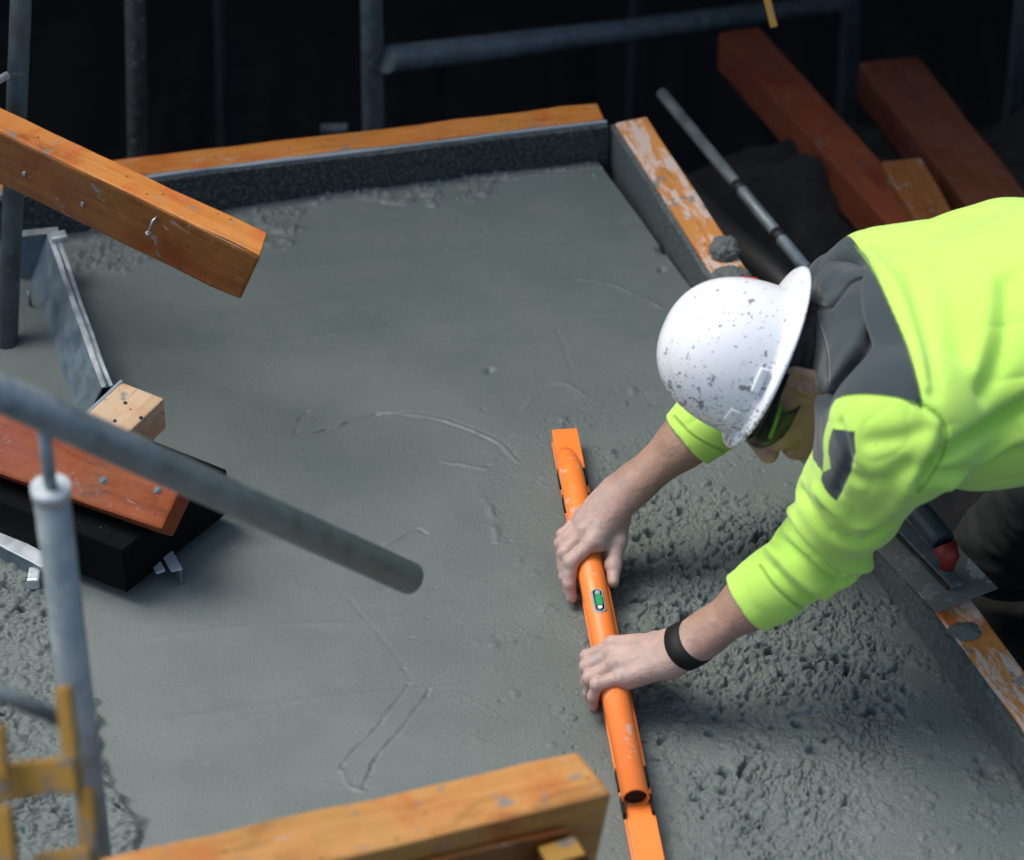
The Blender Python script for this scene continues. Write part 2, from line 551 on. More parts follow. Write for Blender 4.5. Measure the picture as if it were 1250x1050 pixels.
# ------------------------------------------------------------------ signed distance modelling
class Node:
    def __init__(s, fn, c, r, k, op='u'):
        s.fn, s.c, s.r, s.k, s.op = fn, np.array(c, float), r, k, op
def cap(a, b, ra, rb, flat=None, f=1.0):
    a, b = np.array(a, float), np.array(b, float)
    ba = b - a; bb = ba @ ba + 1e-12
    def fn(p):
        q = p - a
        if flat is not None:
            q = q + (1 / f - 1) * (q @ flat)[:, None] * flat
        t = np.clip(q @ ba / bb, 0, 1)
        d = np.sqrt(((q - t[:, None] * ba) ** 2).sum(1)) - (ra + (rb - ra) * t)
        return d * f if flat is not None and f < 1 else d
    return fn, (a + b) / 2, np.sqrt(bb) / 2 + max(ra, rb)
def ell(c, axes, radii):
    c = np.array(c, float); A = np.array(axes, float); r = np.array(radii, float)
    def fn(p):
        q = (p - c) @ A.T
        k0 = np.sqrt(((q / r) ** 2).sum(1)) + 1e-9
        k1 = np.sqrt(((q / (r * r)) ** 2).sum(1)) + 1e-9
        return k0 * (k0 - 1) / k1
    return fn, c, r.max()
def chain(parts, k):
    fns = [p[0] for p in parts]
    cs = np.array([p[1] for p in parts]); rs = np.array([p[2] for p in parts])
    c = cs.mean(0); r = (np.linalg.norm(cs - c, axis=1) + rs).max()
    def fn(p):
        d = fns[0](p)
        for g in fns[1:]:
            d = smin(d, g(p), k)
        return d
    return fn, c, r
def smin(a, b, k):
    h = np.maximum(k - np.abs(a - b), 0) / k
    return np.minimum(a, b) - h * h * k * .25
def smax(a, b, k):
    return -smin(-a, -b, k)
def N(prim, k=.01, op='u'):
    return Node(prim[0], prim[1], prim[2], k, op)
def ev(nodes, p, bc, br):
    d = None
    for n in nodes:
        if np.linalg.norm(bc - n.c) > n.r + br + n.k + .02:
            continue
        v = n.fn(p)
        if n.op == 'u':
            d = v if d is None else smin(d, v, n.k)
        elif d is not None and n.op == 's':
            d = smax(d, -v, n.k)
        elif d is not None and n.op == 'i':
            d = smax(d, v, n.k)
    return np.full(len(p), .1) if d is None else d
def surface(nodes, vox, B=12, smooth=1):
    """continuous quad surface of the blended solid (block-wise surface nets)"""
    un = [n for n in nodes if n.op == 'u']
    lo = np.min([n.c - n.r for n in un], 0) - 3 * vox
    hi = np.max([n.c + n.r for n in un], 0) + 3 * vox
    bs = B * vox
    nb = np.ceil((hi - lo) / bs).astype(int)
    hd = bs * math.sqrt(3) / 2
    loc = np.stack(np.meshgrid(*[np.arange(B + 1)] * 3, indexing='ij'), -1).reshape(-1, 3)
    cells_id, cells_v, edges = [], [], []
    dims = nb * B + 2
    def lin(i):
        return (i[..., 0].astype(np.int64) * dims[1] + i[..., 1]) * dims[2] + i[..., 2]
    # only blocks near some primitive
    act = set()
    for n in un:
        a = np.maximum(np.floor((n.c - n.r - vox - lo) / bs).astype(int), 0)
        b = np.minimum(np.floor((n.c + n.r + vox - lo) / bs).astype(int), nb - 1)
        for i in range(a[0], b[0] + 1):
            for j in range(a[1], b[1] + 1):
                for k in range(a[2], b[2] + 1):
                    act.add((i, j, k))
    offs = np.array([(x, y, z) for x in (0, 1) for y in (0, 1) for z in (0, 1)])
    for blk in sorted(act):
        o = np.array(blk) * B
        bc = lo + (o + B / 2) * vox
        d0 = ev(nodes, bc[None], bc, hd * .2 + .02)[0]
        if abs(d0) > hd * 1.6 + .012:
            continue
        p = lo + (o + loc) * vox
        d = ev(nodes, p, bc, hd).reshape(B + 1, B + 1, B + 1)
        ins = d < 0
        if ins.all() or not ins.any():
            continue
        cnt = sum(ins[x:B + x, y:B + y, z:B + z].astype(int) for x, y, z in offs)
        ci = np.argwhere((cnt > 0) & (cnt < 8))
        if len(ci):
            acc = np.zeros((len(ci), 3)); w = np.zeros(len(ci))
            for e0 in offs:
                for ax in range(3):
                    if e0[ax]: continue
                    e1 = e0.copy(); e1[ax] = 1
                    a_, b_ = ci + e0, ci + e1
                    da = d[a_[:, 0], a_[:, 1], a_[:, 2]]; db = d[b_[:, 0], b_[:, 1], b_[:, 2]]
                    x = (da < 0) != (db < 0)
                    t = np.where(x, da / np.where(x, da - db, 1), 0)
                    acc += x[:, None] * (a_ + t[:, None] * (b_ - a_)); w += x
            cells_id.append(lin(ci + o)); cells_v.append(lo + (acc / w[:, None] + o) * vox)
        for ax in range(3):
            sl0 = [slice(0, B)] * 3; sl1 = [slice(0, B)] * 3; sl1[ax] = slice(1, B + 1)
            a_, b_ = ins[tuple(sl0)], ins[tuple(sl1)]
            ei = np.argwhere(a_ != b_)
            if len(ei):
                fl = a_[ei[:, 0], ei[:, 1], ei[:, 2]]
                edges.append((ax, ei + o, fl))
    ids = np.concatenate(cells_id); V = np.concatenate(cells_v)
    order = np.argsort(ids); ids, V = ids[order], V[order]
    quads = []
    for ax, ei, fl in edges:
        u, v = [(1, 2), (2, 0), (0, 1)][ax]
        q = []
        for du, dv in ((-1, -1), (0, -1), (0, 0), (-1, 0)):
            c = ei.copy(); c[:, u] += du; c[:, v] += dv
            l = lin(c)
            s = np.minimum(np.searchsorted(ids, l), len(ids) - 1)
            q.append(np.where(ids[s] == l, s, -1))
        q = np.stack(q, 1)
        ok = (q >= 0).all(1)
        q, f2 = q[ok], fl[ok]
        q[~f2] = q[~f2][:, ::-1]
        quads.append(q)
    Q = np.concatenate(quads)
    for _ in range(smooth):
        V = relax(V, Q)
    return V, Q
def relax(V, Q, amt=.5):
    s = np.zeros_like(V); c = np.zeros(len(V))
    for a, b in ((0, 1), (1, 2), (2, 3), (3, 0)):
        np.add.at(s, Q[:, a], V[Q[:, b]]); np.add.at(s, Q[:, b], V[Q[:, a]])
        np.add.at(c, Q[:, a], 1); np.add.at(c, Q[:, b], 1)
    return V + amt * (s / np.maximum(c, 1)[:, None] - V)
def vnormals(V, Q):
    fn = np.cross(V[Q[:, 2]] - V[Q[:, 0]], V[Q[:, 3]] - V[Q[:, 1]])
    n = np.zeros_like(V)
    for k in range(4):
        np.add.at(n, Q[:, k], fn)
    return n / (np.linalg.norm(n, axis=1)[:, None] + 1e-12)
def polydist(V, P):
    """distance from points to a 3-D polyline"""
    d = np.full(len(V), 9.0)
    P = np.asarray(P)
    for a, b in zip(P[:-1], P[1:]):
        ba = b - a
        t = np.clip((V - a) @ ba / (ba @ ba + 1e-12), 0, 1)
        d = np.minimum(d, np.linalg.norm(V - a - t[:, None] * ba, axis=1))
    return d
def smooth_line(pts, n=8):
    """Catmull-Rom through 2-D or 3-D points"""
    P = [np.array(p, float) for p in pts]
    P = [2 * P[0] - P[1]] + P + [2 * P[-1] - P[-2]]
    out = []
    for i in range(1, len(P) - 2):
        for t in np.linspace(0, 1, n, endpoint=False):
            a, b, c, d = P[i - 1:i + 3]
            out.append(.5 * (2 * b + (c - a) * t + (2 * a - 5 * b + 4 * c - d) * t * t + (3 * b - a - 3 * c + d) * t ** 3))
    out.append(P[-2])
    return np.array(out)
def poly_sd(x, y, P):
    """signed distance to a closed polygon in a plane, positive inside"""
    P = np.asarray(P, float)
    d = np.full(len(x), 1e9); ins = np.zeros(len(x), bool)
    for a, b in zip(P, np.roll(P, -1, 0)):
        e = b - a
        t = np.clip(((x - a[0]) * e[0] + (y - a[1]) * e[1]) / (e @ e + 1e-12), 0, 1)
        d = np.minimum(d, np.hypot(x - a[0] - t * e[0], y - a[1] - t * e[1]))
        c = ((a[1] > y) != (b[1] > y)) & (x < (b[0] - a[0]) * (y - a[1]) / (b[1] - a[1] + 1e-12) + a[0])
        ins ^= c
    return np.where(ins, d, -d)
def set_attr(me, name, vals):
    a = me.attributes.new(name, 'FLOAT', 'POINT')
    a.data.foreach_set('value', np.asarray(vals, np.float32))

# ================================================================== SETTING
BZ = .068                                   # top of the formwork above the fresh concrete
LEVEL_A, LEVEL_B = Pz(685, 526, .03), Pz(804, 1130, .03)

# ---- ground: soil platform beside the pour, dropping into a dark pit behind
def build_ground():
    xs = np.concatenate([[-60, -20, -8, -4, -2.6], np.arange(-2.0, 3.0, .04), [3.6, 5, 9, 20, 60]])
    ys = np.concatenate([[-60, -20, -9, -5, -3, -2.2], np.arange(-1.6, 2.6, .04), [3, 4, 6, 9, 20, 60]])
    X, Y = np.meshgrid(xs, ys, indexing='ij')
    p = np.stack([X.ravel(), Y.ravel(), np.zeros(X.size)], 1)
    edge = .95 + .36 * sstep(.1, .8, p[:, 0]) + .15 * perlin(p * 1.7)
    drop = sstep(0, .9, p[:, 1] - edge)
    drop = np.maximum(drop, sstep(-1.3, -1.9, p[:, 0]))
    z = -.34 - 2.2 * drop + .05 * fbm(p * 4, 4) + .018 * fbm(p * 22, 3)
    hx, hy = Pz(965, 265, -.3)[:2]
    z += .14 * np.exp(-((p[:, 0] - hx) ** 2 + (p[:, 1] - hy) ** 2) / .05) * (1 + .5 * perlin(p * 16))
    nx, ny = len(xs), len(ys)
    idx = np.arange(nx * ny).reshape(nx, ny)
    Q = np.stack([idx[:-1, :-1], idx[1:, :-1], idx[1:, 1:], idx[:-1, 1:]], -1).reshape(-1, 4)
    p[:, 2] = z
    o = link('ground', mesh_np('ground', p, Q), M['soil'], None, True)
    tag(o, kind='structure')
build_ground()
box('dark_backdrop_wall', (0, 5.2, -.2), XA, YA, ZA, (14, .3, 5.0), M['dark_backdrop'], bevel=0)['kind'] = 'structure'  # near-black wall added to keep the background dark
bpy.data.objects['dark_backdrop_wall'].name = 'wall_dark_backdrop'
dk = box('added_shade_deck', (0, 5.30, 2.5), XA, YA, ZA, (14, 8.2, .25), M['shade_deck'], bevel=0)  # unseen deck added to shade the background
tag(dk, kind='structure')

# ---- the pour
def build_slab():
    s = .0017
    xs = np.concatenate([np.linspace(-1.7, -.98, 24)[:-1], np.arange(-.98, -.64, .0026), np.arange(-.64, .07, .0031), np.arange(.07, .70, s), np.arange(.70, .86, .004)])
    ys = np.concatenate([np.linspace(-1.9, -.96, 30)[:-1], np.arange(-.96, .02, .0018), np.arange(.02, .80, .0031)])
    X, Y = np.meshgrid(xs, ys, indexing='ij')
    x, y = X.ravel(), Y.ravel()
    p = np.stack([x, y, np.zeros_like(x)], 1)
    p2 = p[:, :2].astype(np.float32)
    # photo position of every point, only to know where the photographed surface is rough
    q = p - CAM
    d = q @ AX_F
    px = 625 + FPX * (q @ AX_R) / d
    py = 525 - FPX * (q @ AX_U) / d
    z = .0035 * fbm(p * 2.3, 2) + .0006 * perlin2(p2 * 9 + 5)
    # slope down towards the far left corner
    z -= .016 * sstep(420, 120, px) * sstep(420, 230, py)
    w1 = perlin2(p2 * 9) * 30 + perlin2(p2 * 34 + 5) * 16
    def zone(poly, soft):
        return sstep(-soft, soft, poly_sd(px + w1, py + np.roll(w1, 777), poly))
    rough = zone([(742, 590), (800, 565), (850, 610), (960, 630), (1040, 700), (1075, 780), (1090, 880), (1050, 1090), (860, 1100), (820, 960), (790, 900), (770, 860), (748, 760)], 55)
    rough *= 1 - .62 * zone([(840, 880), (1000, 870), (1010, 915), (850, 935)], 22)
    rough2 = zone([(640, 690), (740, 660), (790, 900), (850, 1080), (700, 1080), (660, 950), (540, 900)], 45)
    left = zone([(-400, 690), (60, 690), (85, 800), (118, 900), (165, 1060), (190, 1130), (-400, 1160)], 7)
    rim = zone([(120, 268), (300, 262), (420, 238), (620, 205), (735, 186), (735, 192), (620, 216), (440, 250), (330, 276), (200, 296), (70, 345)], 7)
    band = zone([(985, 610), (1085, 690), (1300, 990), (1250, 1110), (1080, 1110), (1080, 900), (960, 690)], 30)
    gentle = zone([(560, 590), (640, 470), (760, 470), (1000, 560), (1040, 640), (1000, 700), (760, 640), (660, 720)], 40)
    wv = np.stack([perlin2(p2 * 48 + 3), perlin2(p2 * 48 + 60)], 1)
    wv2 = np.stack([perlin2(p2 * 15 + 8), perlin2(p2 * 15 + 80)], 1)
    pw = p2 + .0055 * wv + .012 * wv2
    def pw_n(k, off, mask):
        o = np.zeros(len(p)); m = mask > .002
        o[m] = perlin2(pw[m] * k + off); return o
    def pn(k, off, mask=None):
        """noise only where it is needed"""
        if mask is None: return perlin2(p2 * k + off)
        o = np.zeros(len(p)); m = mask > .002
        o[m] = perlin2(p2[m] * k + off); return o
    R1 = np.maximum(rough, left)
    R2 = np.maximum(np.maximum(rough2, gentle), np.maximum(band, rim))
    RA = np.maximum(R1, R2)
    clus = sstep(-.22, .30, perlin2(p2 * 8.5 + 21))
    clus2 = sstep(-.25, .25, pn(21, 91, RA))
    f3 = pn(125, 0)
    f2 = np.abs(pn(190, 9, RA))
    lump = np.abs(pw_n(58, 40, R1))
    # aggregate: many half buried stones of mixed size
    nx, ny = len(xs), len(ys)
    agg = np.zeros((nx, ny))
    wgt = np.clip(R1 * (.25 + .75 * clus * clus2) + .22 * rim + .06 * rough2 * clus2 + .03 * gentle * clus2 + .30 * band * clus2, 0, 1).reshape(nx, ny)
    fx = np.searchsorted(xs, -.98); fy = np.searchsorted(ys, -.96)
    hx_ = np.gradient(xs); hy_ = np.gradient(ys)
    NS = 80000
    sx_ = np.searchsorted(xs, rng.uniform(-.95, .82, NS)); sy_ = np.searchsorted(ys, rng.uniform(-.93, .77, NS))
    pick = rng.random(NS) < wgt[sx_, sy_] * 1.3
    rr_ = .0016 + .0075 * rng.random(NS) ** 4.2
    for i_, j_, r_ in zip(sx_[pick], sy_[pick], rr_[pick]):
        w_ = int(r_ * 1.3 / min(hx_[i_], hy_[j_])) + 1
        a_, b_, c_ = rng.uniform(.7, 1.3), rng.uniform(-.45, .45), rng.uniform(.7, 1.3)
        gx, gy = np.meshgrid(xs[i_ - w_:i_ + w_ + 1] - xs[i_] + rng.uniform(-.001, .001), ys[j_ - w_:j_ + w_ + 1] - ys[j_], indexing='ij')
        q_ = (a_ * gx * gx + 2 * b_ * gx * gy + c_ * gy * gy) / (r_ * r_)
        hh_ = r_ * .95 * np.sqrt(np.maximum(1 - q_, 0))
        sl = agg[i_ - w_:i_ + w_ + 1, j_ - w_:j_ + w_ + 1]
        np.maximum(sl, hh_, out=sl)
    agg = agg.ravel()
    pits = sstep(.26, .52, pn(38, 77, RA)) * (.25 + .75 * clus * clus2)
    l2 = np.abs(pw_n(120, 17, R1))
    calm = .60 + .40 * sstep(-.35, .25, pn(5.2, 44, R1))
    zr = agg * 1.0 + .0085 * (lump - .22) * (.30 + .70 * clus) + .0095 * (l2 - .22) * (.35 + .65 * clus2) + .0055 * (f2 - .22) + .0012 * f3
    zr = np.where(zr > .0025, .0025 + .0045 * np.tanh((zr - .0025) / .0045), zr)
    zr -= .028 * sstep(.34, .60, pw_n(52, 77, R1)) * clus * clus2 + .030 * sstep(.50, .72, pw_n(27, 23, R1)) * clus + .006 * sstep(.36, .60, pw_n(95, 13, R1)) * clus2
    zr *= calm
    z += R1 * zr
    z += left * .010
    pit2 = sstep(.48, .70, pn(100, 55, RA))
    z += (1 - R1) * R2 * (agg * .42 + .0006 * f3 * clus2 + .0009 * (f2 - .2) * (.3 + .7 * clus2) - .0026 * pit2 * (.1 + .9 * clus2))
    z += rim * (.010 * np.abs(pn(60, 3, rim)) + .006 * (f2 - .1) + .002 * f3)
    pits_fine = sstep(.60, .78, pn(95, 91)) * sstep(-.1, .35, perlin2(p2 * 5.5 + 70))
    z += (1 - RA) * (- .0012 * pits_fine)
    grain = np.clip(.70 * rough + .5 * left + .55 * rough2 * (1 - rough) + .36 * gentle * (1 - rough) + .65 * band * (1 - rough) + .5 * rim + .10 + .20 * clus * clus2, 0, 1)
    # marks of the trowel and float
    def mark(pts, hgt, wid, brk=.4, side=0.0):
        P = np.array([Pz(a, b, 0) for a, b in smooth_line(pts)])
        near = (x > P[:, 0].min() - .05) & (x < P[:, 0].max() + .05) & (y > P[:, 1].min() - .05) & (y < P[:, 1].max() + .05)
        i = np.where(near)[0]
        pp = p[i] + .0025 * np.stack([perlin2(p2[i] * 45), perlin2(p2[i] * 45 + 9), 0 * i], 1)
        dd = polydist(pp, P)
        k = np.clip(.62 + brk * 1.6 * perlin2(p2[i] * 40 + 13) + .3 * perlin2(p2[i] * 90), .0, 1.4)
        hgt *= .55 if hgt > 0 else 1.0; wid *= .56 if hgt > 0 else .50
        z[i] += hgt * k * np.exp(-(dd / wid) ** 2)
        if side:
            z[i] += -.35 * hgt * np.exp(-((dd - wid * 1.8) / wid) ** 2)
    mark([(362, 528), (366, 512), (376, 503)], -.005, .004)
    mark([(384, 528), (410, 521), (450, 508), (492, 505)], -.0062, .0038)
    mark([(492, 505), (530, 510), (575, 525), (608, 541), (632, 565)], .0050, .0048, .3, 1)
    mark([(540, 564), (565, 568), (590, 573)], .0035, .005)
    mark([(455, 668), (490, 656), (508, 645), (520, 650)], -.0035, .0035)
    mark([(640, 500), (655, 478), (685, 466), (715, 482)], .0035, .006, .6)
    mark([(705, 340), (750, 349), (810, 377)], .0040, .005, .7)
    mark([(425, 730), (455, 765), (487, 805), (502, 830)], -.0009, .005, .3)
    mark([(500, 835), (462, 885), (425, 925), (417, 938)], -.0030, .0034, .5)
    mark([(524, 842), (490, 890), (460, 925), (444, 962)], -.0042, .0036, .4)
    mark([(417, 938), (425, 958), (444, 966)], .0042, .0042, .3)
    mark([(590, 610), (600, 625), (606, 660)], .0045, .008, .8)
    mark([(680, 400), (700, 460)], -.001, .006)
    # long shallow drag ridges of the straight edge
    for (a, b, c, e, hh) in ((330, 330, 700, 300, .0008), (300, 420, 780, 380, .0010), (180, 780, 420, 760, .0010), (200, 880, 640, 830, .0009), (860, 960, 1130, 985, .0012)):
        mark([(a, b), ((a + c) / 2, (b + e) / 2 - 6), (c, e)], hh, .010, .3)
    for (a0_, b0_, n_, sp) in ((838, 660, 14, 26), (850, 700, 10, 22), (888, 838, 14, 22), (886, 872, 8, 20), (960, 640, 8, 40), (1010, 790, 12, 40), (880, 985, 12, 30), (985, 880, 8, 30), (800, 800, 8, 30), (930, 930, 10, 40), (760, 640, 8, 20), (1060, 860, 10, 40)):
        for _ in range(n_):
            c = Pz(a0_ + rng.normal() * sp, b0_ + rng.normal() * sp * .8, 0)
            r_ = .0025 + .0045 * rng.random() ** 2
            m_ = (np.abs(x - c[0]) < .02) & (np.abs(y - c[1]) < .02)
            e_ = ((x[m_] - c[0]) ** 2 * rng.uniform(.6, 1.6) + (y[m_] - c[1]) ** 2) / (r_ * r_) * (1 + .8 * f3[m_])
            z[m_] -= r_ * 2.4 * np.exp(-e_)
    # loose holes
    for (a, b, r, dpt) in ((810, 305, .010, .010), (808, 330, .006, .006), (598, 452, .006, .006), (486, 700, .004, .004), (1205, 940, .010, .009), (1195, 925, .006, .006), (745, 690, .004, .004), (590, 500, .003, .003)):
        c = Pz(a, b, 0)
        z -= dpt * np.exp(-((x - c[0]) ** 2 + (y - c[1]) ** 2) / (r * r)) * (1 + .4 * f3)
    p[:, 2] = z
    nx, ny = len(xs), len(ys)
    idx = np.arange(nx * ny).reshape(nx, ny)
    Q = np.stack([idx[:-1, :-1], idx[1:, :-1], idx[1:, 1:], idx[:-1, 1:]], -1).reshape(-1, 4)
    # keep the part inside the forms
    fa, fb = Pz(190, 222, BZ), Pz(745, 155, BZ)
    nrm = np.array([-(fb - fa)[1], (fb - fa)[0]]); nrm /= np.linalg.norm(nrm)
    k1 = (p[:, :2] - fa[:2]) @ nrm < .03
    keep = k1
    for (a, b) in ((Pz(748, 152, BZ), Pz(1068, 652, BZ)), (Pz(1068, 652, BZ), Pz(1252, 902, BZ))):
        e = (b - a)[:2]; e /= np.linalg.norm(e)
        n2 = np.array([-e[1], e[0]])
        dd = (p[:, :2] - a[:2]) @ n2
        keep &= (dd > -.035) if n2[0] < 0 else (dd < .035)
    Q = Q[keep[Q].all(1)]
    used = np.unique(Q)
    mp = -np.ones(len(p), int); mp[used] = np.arange(len(used))
    me = mesh_np('concrete_slab', p[used], mp[Q])
    set_attr(me, 'grain', grain[used])
    o = link('concrete_slab', me, M['concrete'], None, True)
    tag(o, kind='structure')
build_slab()

# ================================================================== FORMWORK
def far_form():
    A, B = Pz(-160, 264, BZ), Pz(743, 155, BZ)
    x = unit(B - A); away = unit(np.cross(ZA, x))
    t = empty('formwork_board', (A + B) / 2 * np.array([1, 1, 0]), 'orange timber edge board with dark speckled facing along the far edge of the slab', 'formwork')
    beam('filler_strip', A, B, .010, .26, M['filler'], away, t, bevel=.0015)
    beam('edge_strip', A + ZA * .003 + away * .0105, B + ZA * .003 + away * .0105, .007, .06, M['grey_edge'], away, t, bevel=.001)
    beam('timber', A + away * .018 + ZA * .005, B + away * .018 + ZA * .005 - x * .004, .050, .22, M['timber'], away, t, bevel=.003)
far_form()
def side_form(name, a, b, label, face=True):
    A, B = Pz(*a, BZ), Pz(*b, BZ)
    x = unit(B - A); away = unit(np.cross(ZA, x))
    if away[0] < 0: away = -away
    t = empty(name, (A + B) / 2 * np.array([1, 1, 0]), label, 'formwork')
    beam('timber', A + away * .006, B + away * .006, .056, .24, M['timber_worn'], away, t, bevel=.004, wob=.001)
    beam('smeared_face', A - ZA * .004 - away * .004, B - ZA * .004 - away * .004, .0095, .22, M['smear'], away, t, bevel=.001, wob=.001)
    return t
side_form('formwork_board', (747, 150), (1064, 645), 'worn orange and white side board running from the far corner towards the hard hat')
side_form('formwork_board', (1073, 658), (1275, 934), 'worn orange and white side board stained with concrete below the trowel at right')

def clod(name, c, r, label, seed):
    bm = bmesh.new()
    bmesh.ops.create_icosphere(bm, subdivisions=5, radius=1)
    P = np.array([v.co for v in bm.verts])
    k = 1 + .22 * fbm(P * 1.6 + seed, 3) + .22 * (np.abs(perlin(P * 4.5 + seed)) - .2) + .10 * perlin(P * 11)
    for v, q, s in zip(bm.verts, P, k):
        v.co = Vector(q * s * np.array(r))
        if v.co.z < -r[2] * .35: v.co.z = -r[2] * .35
    o = link(name, bm_mesh(name, bm), M['clod'], None, True)
    o.location = Vector(c) + Vector((0, 0, r[2] * .33))
    return tag(o, label, 'concrete lump')
clod('concrete_lump', Pz(884, 308, BZ), (.024, .026, .017), 'grey lump of spilled concrete on the side board behind the hard hat', 3)
clod('concrete_lump', Pz(893, 342, BZ), (.030, .024, .014), 'flat grey lump of concrete on the side board touching the hard hat outline', 9)
clod('concrete_lump', Pz(1178, 772, BZ), (.022, .016, .006), 'thin grey smear of concrete on the right side board just below the trowel', 14)

# ---- upper left timber
def upper_left_beam():
    zt = .42
    A, B = Pz(-330, 6, zt), Pz(318, 314, zt)
    t = empty('timber_beam', (A + B) / 2, 'orange timber beam with a bent nail, sticking out over the upper left of the slab', 'beam')
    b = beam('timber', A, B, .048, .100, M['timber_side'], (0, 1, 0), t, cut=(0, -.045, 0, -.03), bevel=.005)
    top = beam('lit_top_face', A + ZA * .002 + YA * .002, B + ZA * .002 + YA * .002, .046, .004, M['timber'], (0, 1, 0), t, cut=(0, 0, 0, -.028), bevel=.0015)  # paler timber laid on top: light on the upper face put into colour
    n0 = Pz(197, 257, zt - .012) ; x = unit(B - A); front = unit(np.cross(x, ZA))
    if front[1] > 0: front = -front
    A2 = A + x * ((n0 - A) @ x)
    p0 = A2 - ZA * .018 + front * (-.004)
    tube('nail', [p0, p0 + front * .012 - ZA * .001, p0 + front * .016 - ZA * .024 - x * .008], .0019, M['bolt'], t, 8)
    p1 = p0 + front * .016 - ZA * .024 - x * .008
    tube('nail_head', [p1, p1 - ZA * .002 - x * .0005], .0042, M['bolt'], t, 10)
    for (qx, dz) in ((20, .055), (140, .06)):
        q = A + x * ((Pz(qx, 215, zt - .05) - A) @ x) - ZA * dz + front * .001
        o = link('screw_head', bm_mesh('screw_head', disc_bm(.004, .003)), M['bolt'], t)
        place(o, frame_mat(q, x, np.cross(front, x), front))
upper_left_beam()

# ---- lower left: metal edged opening with a black board and timbers on top
def metal_trim():
    zt = .075
    A, B, C = Pz(70, 283, zt), Pz(137, 470, zt), Pz(222, 694, .045)
    t = empty('metal_trim', np.array([A[0], A[1], 0]), 'pale folded metal edging strip standing in the concrete at left, beside the opening', 'metal trim')
    x = unit(B - A); left = np.cross(ZA, x); left = left if left[0] < 0 else -left
    beam('flange', A, B, .017, .003, M['alu'], left, t, bevel=.0006)
    beam('flange_rib', A + left * .006 + ZA * .002, B + left * .006 + ZA * .002, .004, .003, M['galv_blue'], left, t, bevel=.0006)
    # sloping web on the left side
    bm = bmesh.new()
    a0, b0 = A + left * .017 - ZA * .002, B + left * .017 - ZA * .002
    a1, b1 = A + left * .052 - ZA * .085, B + left * .060 - ZA * .085
    bm.faces.new([bm.verts.new(v) for v in (a0, b0, b1, a1)])
    r = bmesh.ops.extrude_face_region(bm, geom=bm.faces[:])
    bmesh.ops.translate(bm, vec=(.003, 0, .0), verts=[g for g in r['geom'] if isinstance(g, bmesh.types.BMVert)])
    link('web', bm_mesh('web', bm), M['galv_blue'], t)
    # right face down to the concrete
    beam('upright', A + ZA * -.003 - left * .0005, B + ZA * -.003 - left * .0005, .003, .08, M['galv_blue'], left, t, bevel=.0005)
    # end plate at the far end
    e0, e1 = Pz(18, 292, zt - .003), Pz(72, 286, zt - .003)
    ax = unit(e1 - e0)
    beam('end_plate', e0, e1, .004, .10, M['galv_blue'], YA, t, bevel=.0006)
    beam('end_flange', e0 + ZA * .004, e1 + ZA * .004, .016, .003, M['galv'], YA, t, bevel=.0006)
    c = Pz(72, 292, zt)
    box('corner_block', c + ZA * .004, x, left, ZA, (.020, .026, .012), M['alu'], t, .003)
    # small dark fixing inside
    tube('fixing_pin', [Pz(37, 372, .0), Pz(37, 372, .0) + ZA * .03], .003, M['bolt'], t, 8)
    t2 = empty('metal_trim', Pz(205, 680, 0), 'short end of pale metal edging poking out under the black board', 'metal trim')
    P0, P1 = Pz(176, 610, .03), Pz(222, 694, .03)
    beam('flange', P0, P1, .017, .003, M['alu'], left, t2, bevel=.0006)
    beam('upright', P0 - ZA * .003, P1 - ZA * .003, .003, .05, M['galv_blue'], left, t2, bevel=.0005)
    beam('lower_flange', P0 + left * .022 - ZA * .003, P1 + left * .022 - ZA * .003 - unit(P1 - P0) * .008, .014, .003, M['alu'], left, t2, bevel=.0006)
    t3 = empty('metal_trim', Pz(10, 660, 0), 'grey metal edging at the left border of the photo above the rough concrete', 'metal trim')
    P0, P1 = Pz(-120, 600, .04), Pz(52, 692, .04)
    beam('flange', P0, P1, .024, .003, M['alu'], YA, t3, bevel=.0006)
    beam('upright', P0 - ZA * .003, P1 - ZA * .003, .003, .045, M['galv_blue'], YA, t3, bevel=.0005)
    clo = box('corner_block', Pz(42, 706, .02), XA, YA, ZA, (.018, .03, .02), M['alu'], t3, .004)
metal_trim()
